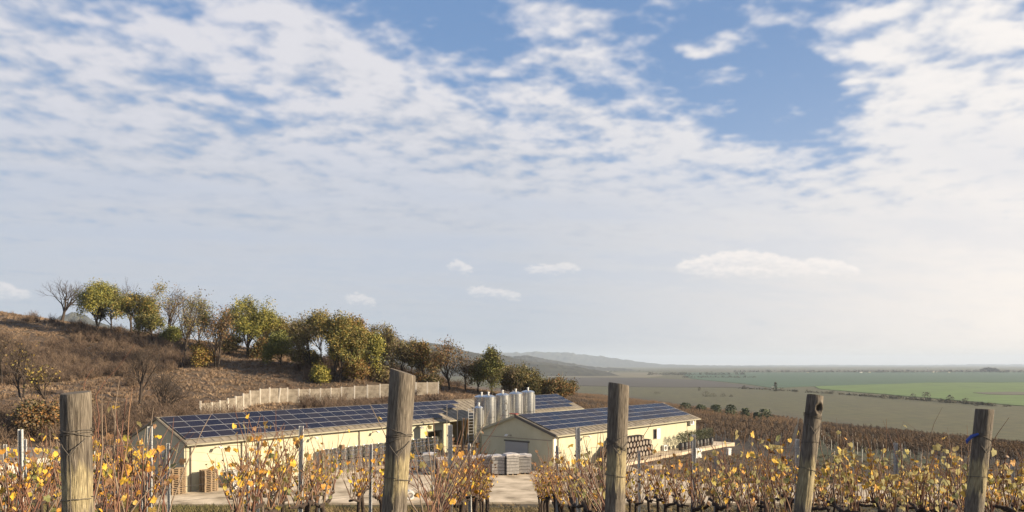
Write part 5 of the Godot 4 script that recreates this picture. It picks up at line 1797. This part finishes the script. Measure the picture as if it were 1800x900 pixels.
func make_rows() -> void:
	make_leaf_meshes()
	var g := RandomNumberGenerator.new()
	g.seed = 2024
	# rows: x, end post distance (0 where it stands outside the picture), stakes, first vine, words for the row
	var rows := [
		[-2.60, 4.60, [9.5, 14.2], "the row behind the leftmost post"], [-0.75, 5.20, [9.3, 14.0], "the row behind the tallest post"], [0.85, 6.20, [9.8, 14.5], "the row behind the middle post"], [2.60, 6.80, [11.1, 15.8], "the row behind the knotted post"], [4.25, 7.00, [11.6, 16.2], "the row behind the blue-tied post"],
		[5.90, 0.0, [11.9, 16.6], "the first row right of the blue-tied post"], [7.60, 0.0, [12.6, 17.2], "the second row right of the blue-tied post"], [9.30, 0.0, [13.4, 17.8], "the third row right of the blue-tied post"], [11.0, 0.0, [17.0], "the outermost row at the right edge"],
		[-4.40, 0.0, [9.4, 13.4, 17.6], "the first row left of the leftmost post"], [-6.20, 0.0, [9.8, 14.0, 18.2], "the second row left of the leftmost post"], [-7.95, 0.0, [12.6, 16.6], "the third row left of the leftmost post"], [-9.7, 0.0, [14.8, 18.0], "the outermost row at the left edge"]]
	# end posts: top and a lower point in the photograph, radii, cut, stripped band
	var posts := [
		["flat-topped thick wooden post, leftmost of the five", [133.5, 690], [136, 900], 0.0845, 0.081, Vector2(0.05, -0.10), Vector2(1.03, 1.27), 3, false],
		["tallest wooden post with a slanting top before the long solar roof", [708.5, 654], [693, 900], 0.086, 0.080, Vector2(-0.32, 0.0), Vector2(1.09, 1.33), 5, false],
		["wooden post in the middle, before the right solar roof", [1087.5, 675], [1080.5, 900], 0.083, 0.080, Vector2(-0.18, 0.05), Vector2(1.06, 1.37), 8, false],
		["leaning wooden post with a knot near its top", [1433, 695], [1410, 900], 0.070, 0.076, Vector2(-0.16, 0.1), Vector2(0.9, 1.30), 12, true],
		["leaning wooden post with a blue tie, rightmost of the five", [1731, 719], [1712, 900], 0.074, 0.080, Vector2(-0.04, 0.02), Vector2(1.02, 1.31), 21, false]]
	for i in 5:
		var q: Array = posts[i]
		var d: float = rows[i][1]
		var top := at(q[1][0], q[1][1], d)
		var low := at(q[2][0], q[2][1], d)
		var gy := ground(top.x, d)
		var foot := top.lerp(low, (top.y - gy) / (top.y - low.y))
		var t := wood_post("wooden_post", q[0], top, foot, q[3], q[4], q[5], q[6], q[7], q[8])
		var axis := top - foot
		var L := axis.length()
		var r: float = q[3] + 0.004
		var ties := [[[0.255, 2, 0.02], [0.245, 1, -0.015], [0.64, 1, 0.01]], [[0.44, 2, 0.01], [0.405, 1, -0.03], [0.46, 1, 0.03], [0.72, 1, -0.01]], [[0.50, 2, -0.05], [0.455, 1, 0.05], [0.74, 1, -0.01]], [[0.20, 3, -0.02], [0.17, 1, 0.03], [0.42, 1, 0.0], [0.66, 1, -0.02]], [[0.24, 3, 0.02], [0.27, 1, -0.03], [0.62, 1, 0.0]]]
		for w in ties[i]:
			tie(t, axis, L - w[0], r, Vector2(w[2], 0.012), w[1], i * 7 + int(w[0] * 100.0))
		# the two crossing wires that meet in a point on the near face
		var b := MB.new()
		var hv: float = L - [0.37, 0.56, 0.56, 0.34, 0.40][i]
		var front := axis * (hv / L) + Vector3(0.012, 0, r + 0.004)
		var arms := [axis * ((hv + 0.11) / L) + Vector3(-r * 0.86, 0, r * 0.5), axis * ((hv + 0.10) / L) + Vector3(r * 0.88, 0, r * 0.48)]
		for a in arms: b.tube(PackedVector3Array([a, a.lerp(front, 0.5) + Vector3(0, 0, r * 0.24), front]), PackedFloat32Array([0.003, 0.003, 0.003]), 5)
		b.tube(PackedVector3Array([front, front + Vector3(0.005, -0.12, 0.0), front + Vector3(0.0, -0.34, -0.004)]), PackedFloat32Array([0.003, 0.0025, 0.0025]), 5)
		part("tie_wire", b.mesh(), t, M.tie_wire)
		if i == 4:
			b = MB.new()
			var o := axis * ((L - 0.235) / L) + Vector3(-r, 0, 0.02)
			b.tube(PackedVector3Array([o + Vector3(0.02, 0.01, 0.02), o + Vector3(-0.04, -0.01, 0.02), o + Vector3(-0.075, -0.05, 0.01), o + Vector3(-0.07, -0.075, 0.0)]), PackedFloat32Array([0.012, 0.017, 0.014, 0.006]), 7)
			part("blue_tie", b.mesh(), t, M.blue_cloth)
	# stakes, wires and vines
	var protos := []
	for k in 7: protos.append(far_vine(g, 22, [30, 30, 54, 54, 62, 62, 62][k], 0.98, 0.02))
	for i in rows.size():
		var x: float = rows[i][0]
		var n := 0
		for d in rows[i][2]:
			n += 1
			var u: float = 900.0 + x / d * F
			if u < -30 or u > 1830: continue
			stake(Vector3(x, ground(x, d), -d), g, "grey metal stake, %s in %s" % [ORDER[n - 1], rows[i][3]], 1.66)
		var start: float = rows[i][1] if rows[i][1] > 0.0 else 6.0
		var end := 24.0 if i == 1 or i == 2 else 19.0
		var wt := thing("trellis_wire", "thin trellis wires strung along %s" % rows[i][3], "wire")
		for hgt in [0.72, 1.05, 1.38]:
			var pts := PackedVector3Array()
			var rr := PackedFloat32Array()
			for k in 9:
				var d := lerpf(start, end, k / 8.0)
				var px := x
				if k == 0 and rows[i][1] > 0.0: px = x
				pts.append(Vector3(px + (0.03 if k > 0 else 0.0), ground(px, d) + hgt + g.randf_range(-0.01, 0.01), -d))
				rr.append(0.0016)
			var b := MB.new(); b.tube(pts, rr, 4)
			part("wire", b.mesh(), wt, M.wire)
		var d := start + 0.75
		n = 0
		while d < end:
			var here := d
			d += 1.06 + g.randf_range(-0.08, 0.08)
			if i == 0 and here > 5.75 and here < 7.1: continue          # the gap beside the leftmost post
			if i == 1 and here < 6.6: continue
			if x < 0.0 and 900.0 + x / here * F > 283.0 and 900.0 + x / here * F < 405.0: continue
			var u := 900.0 + x / here * F
			var gy := ground(x, here)
			if u < -110 or u > 1910: continue
			if HORIZON - (gy + 1.75) / here * F > 905.0: continue
			if g.randf() < 0.05 and here > 8.0: continue
			n += 1
			var label := "%s grape vine in %s" % [ORDER[n - 1], rows[i][3]]
			var p := Vector3(x + g.randf_range(-0.05, 0.05), gy, -here)
			var right := clampf((u - 1150.0) / 350.0, 0.0, 1.0)
			var left := clampf((650.0 - u) / 250.0, 0.0, 1.0)
			if here < 11.2:
				var made := near_vine(g, p, label, 20 + int(9 * left + 3 * right), int(26 + 52 * left + 46 * right), 0.84 + 0.12 * maxf(left, right) + g.randf_range(-0.12, 0.12), 0.02, 0.6 if i == 1 or i == 2 else 0.4)
				if i == 0 and n == 1:                                  # two long shoots rise past the post here
					for w in [[[172, 770], [174, 730], [168, 696], [186, 668], [208, 645], [238, 604]], [[150, 760], [148, 720], [146, 690], [150, 668], [158, 655], [164, 648]]]:
						var pts := PackedVector3Array()
						var rr := PackedFloat32Array()
						for k in w.size():
							pts.append(made.transform.affine_inverse() * at(w[k][0], w[k][1], here + 0.1))
							rr.append(lerpf(0.0045, 0.0012, k / 5.0))
						var b := MB.new()
						b.tube(pts, rr, 5)
						part("cane", b.mesh(), made, M.cane_red)
			else:
				var q: Array = protos[(g.randi() % 2 if left < 0.3 else 2 + g.randi() % 2) if right < 0.5 else 4 + g.randi() % 3]
				var t := thing("grape_vine", label, "grape vine", p, PI if g.randf() < 0.5 else 0.0, "grape vines on the near slope")
				t.scale = Vector3.ONE * g.randf_range(0.9, 1.1)
				part("trunk", q[0], t, M.vine_bark)
				part("shoots", q[1], t, M.tuft).set_meta("kind", "stuff")
				part("foliage", q[2], t, M.tree_leaf).set_meta("kind", "stuff")

func stake(p: Vector3, g: RandomNumberGenerator, label: String, h: float) -> void:
	var t := thing("metal_stake", label, "stake", p, g.randf_range(-0.3, 0.3), "metal stakes of the vine rows")
	t.rotation.z = g.randf_range(-0.015, 0.015)
	var b := MB.new()
	b.bx(-0.026, -0.3, -0.004, 0.026, h, 0.0)
	b.bx(-0.026, -0.3, 0.0002, -0.0225, h, 0.032); b.bx(0.0225, -0.3, 0.0002, 0.026, h, 0.032)
	part("profile", b.mesh(), t, M.galvanised)
	for y in [0.7, 1.02, 1.35, 1.52]:
		b = MB.new(); b.bx(0.0262, y, 0.006, 0.036, y + 0.022, 0.012); b.bx(-0.036, y, 0.006, -0.0262, y + 0.022, 0.012)
		part("wire_hook", b.mesh(), t, M.galvanised)
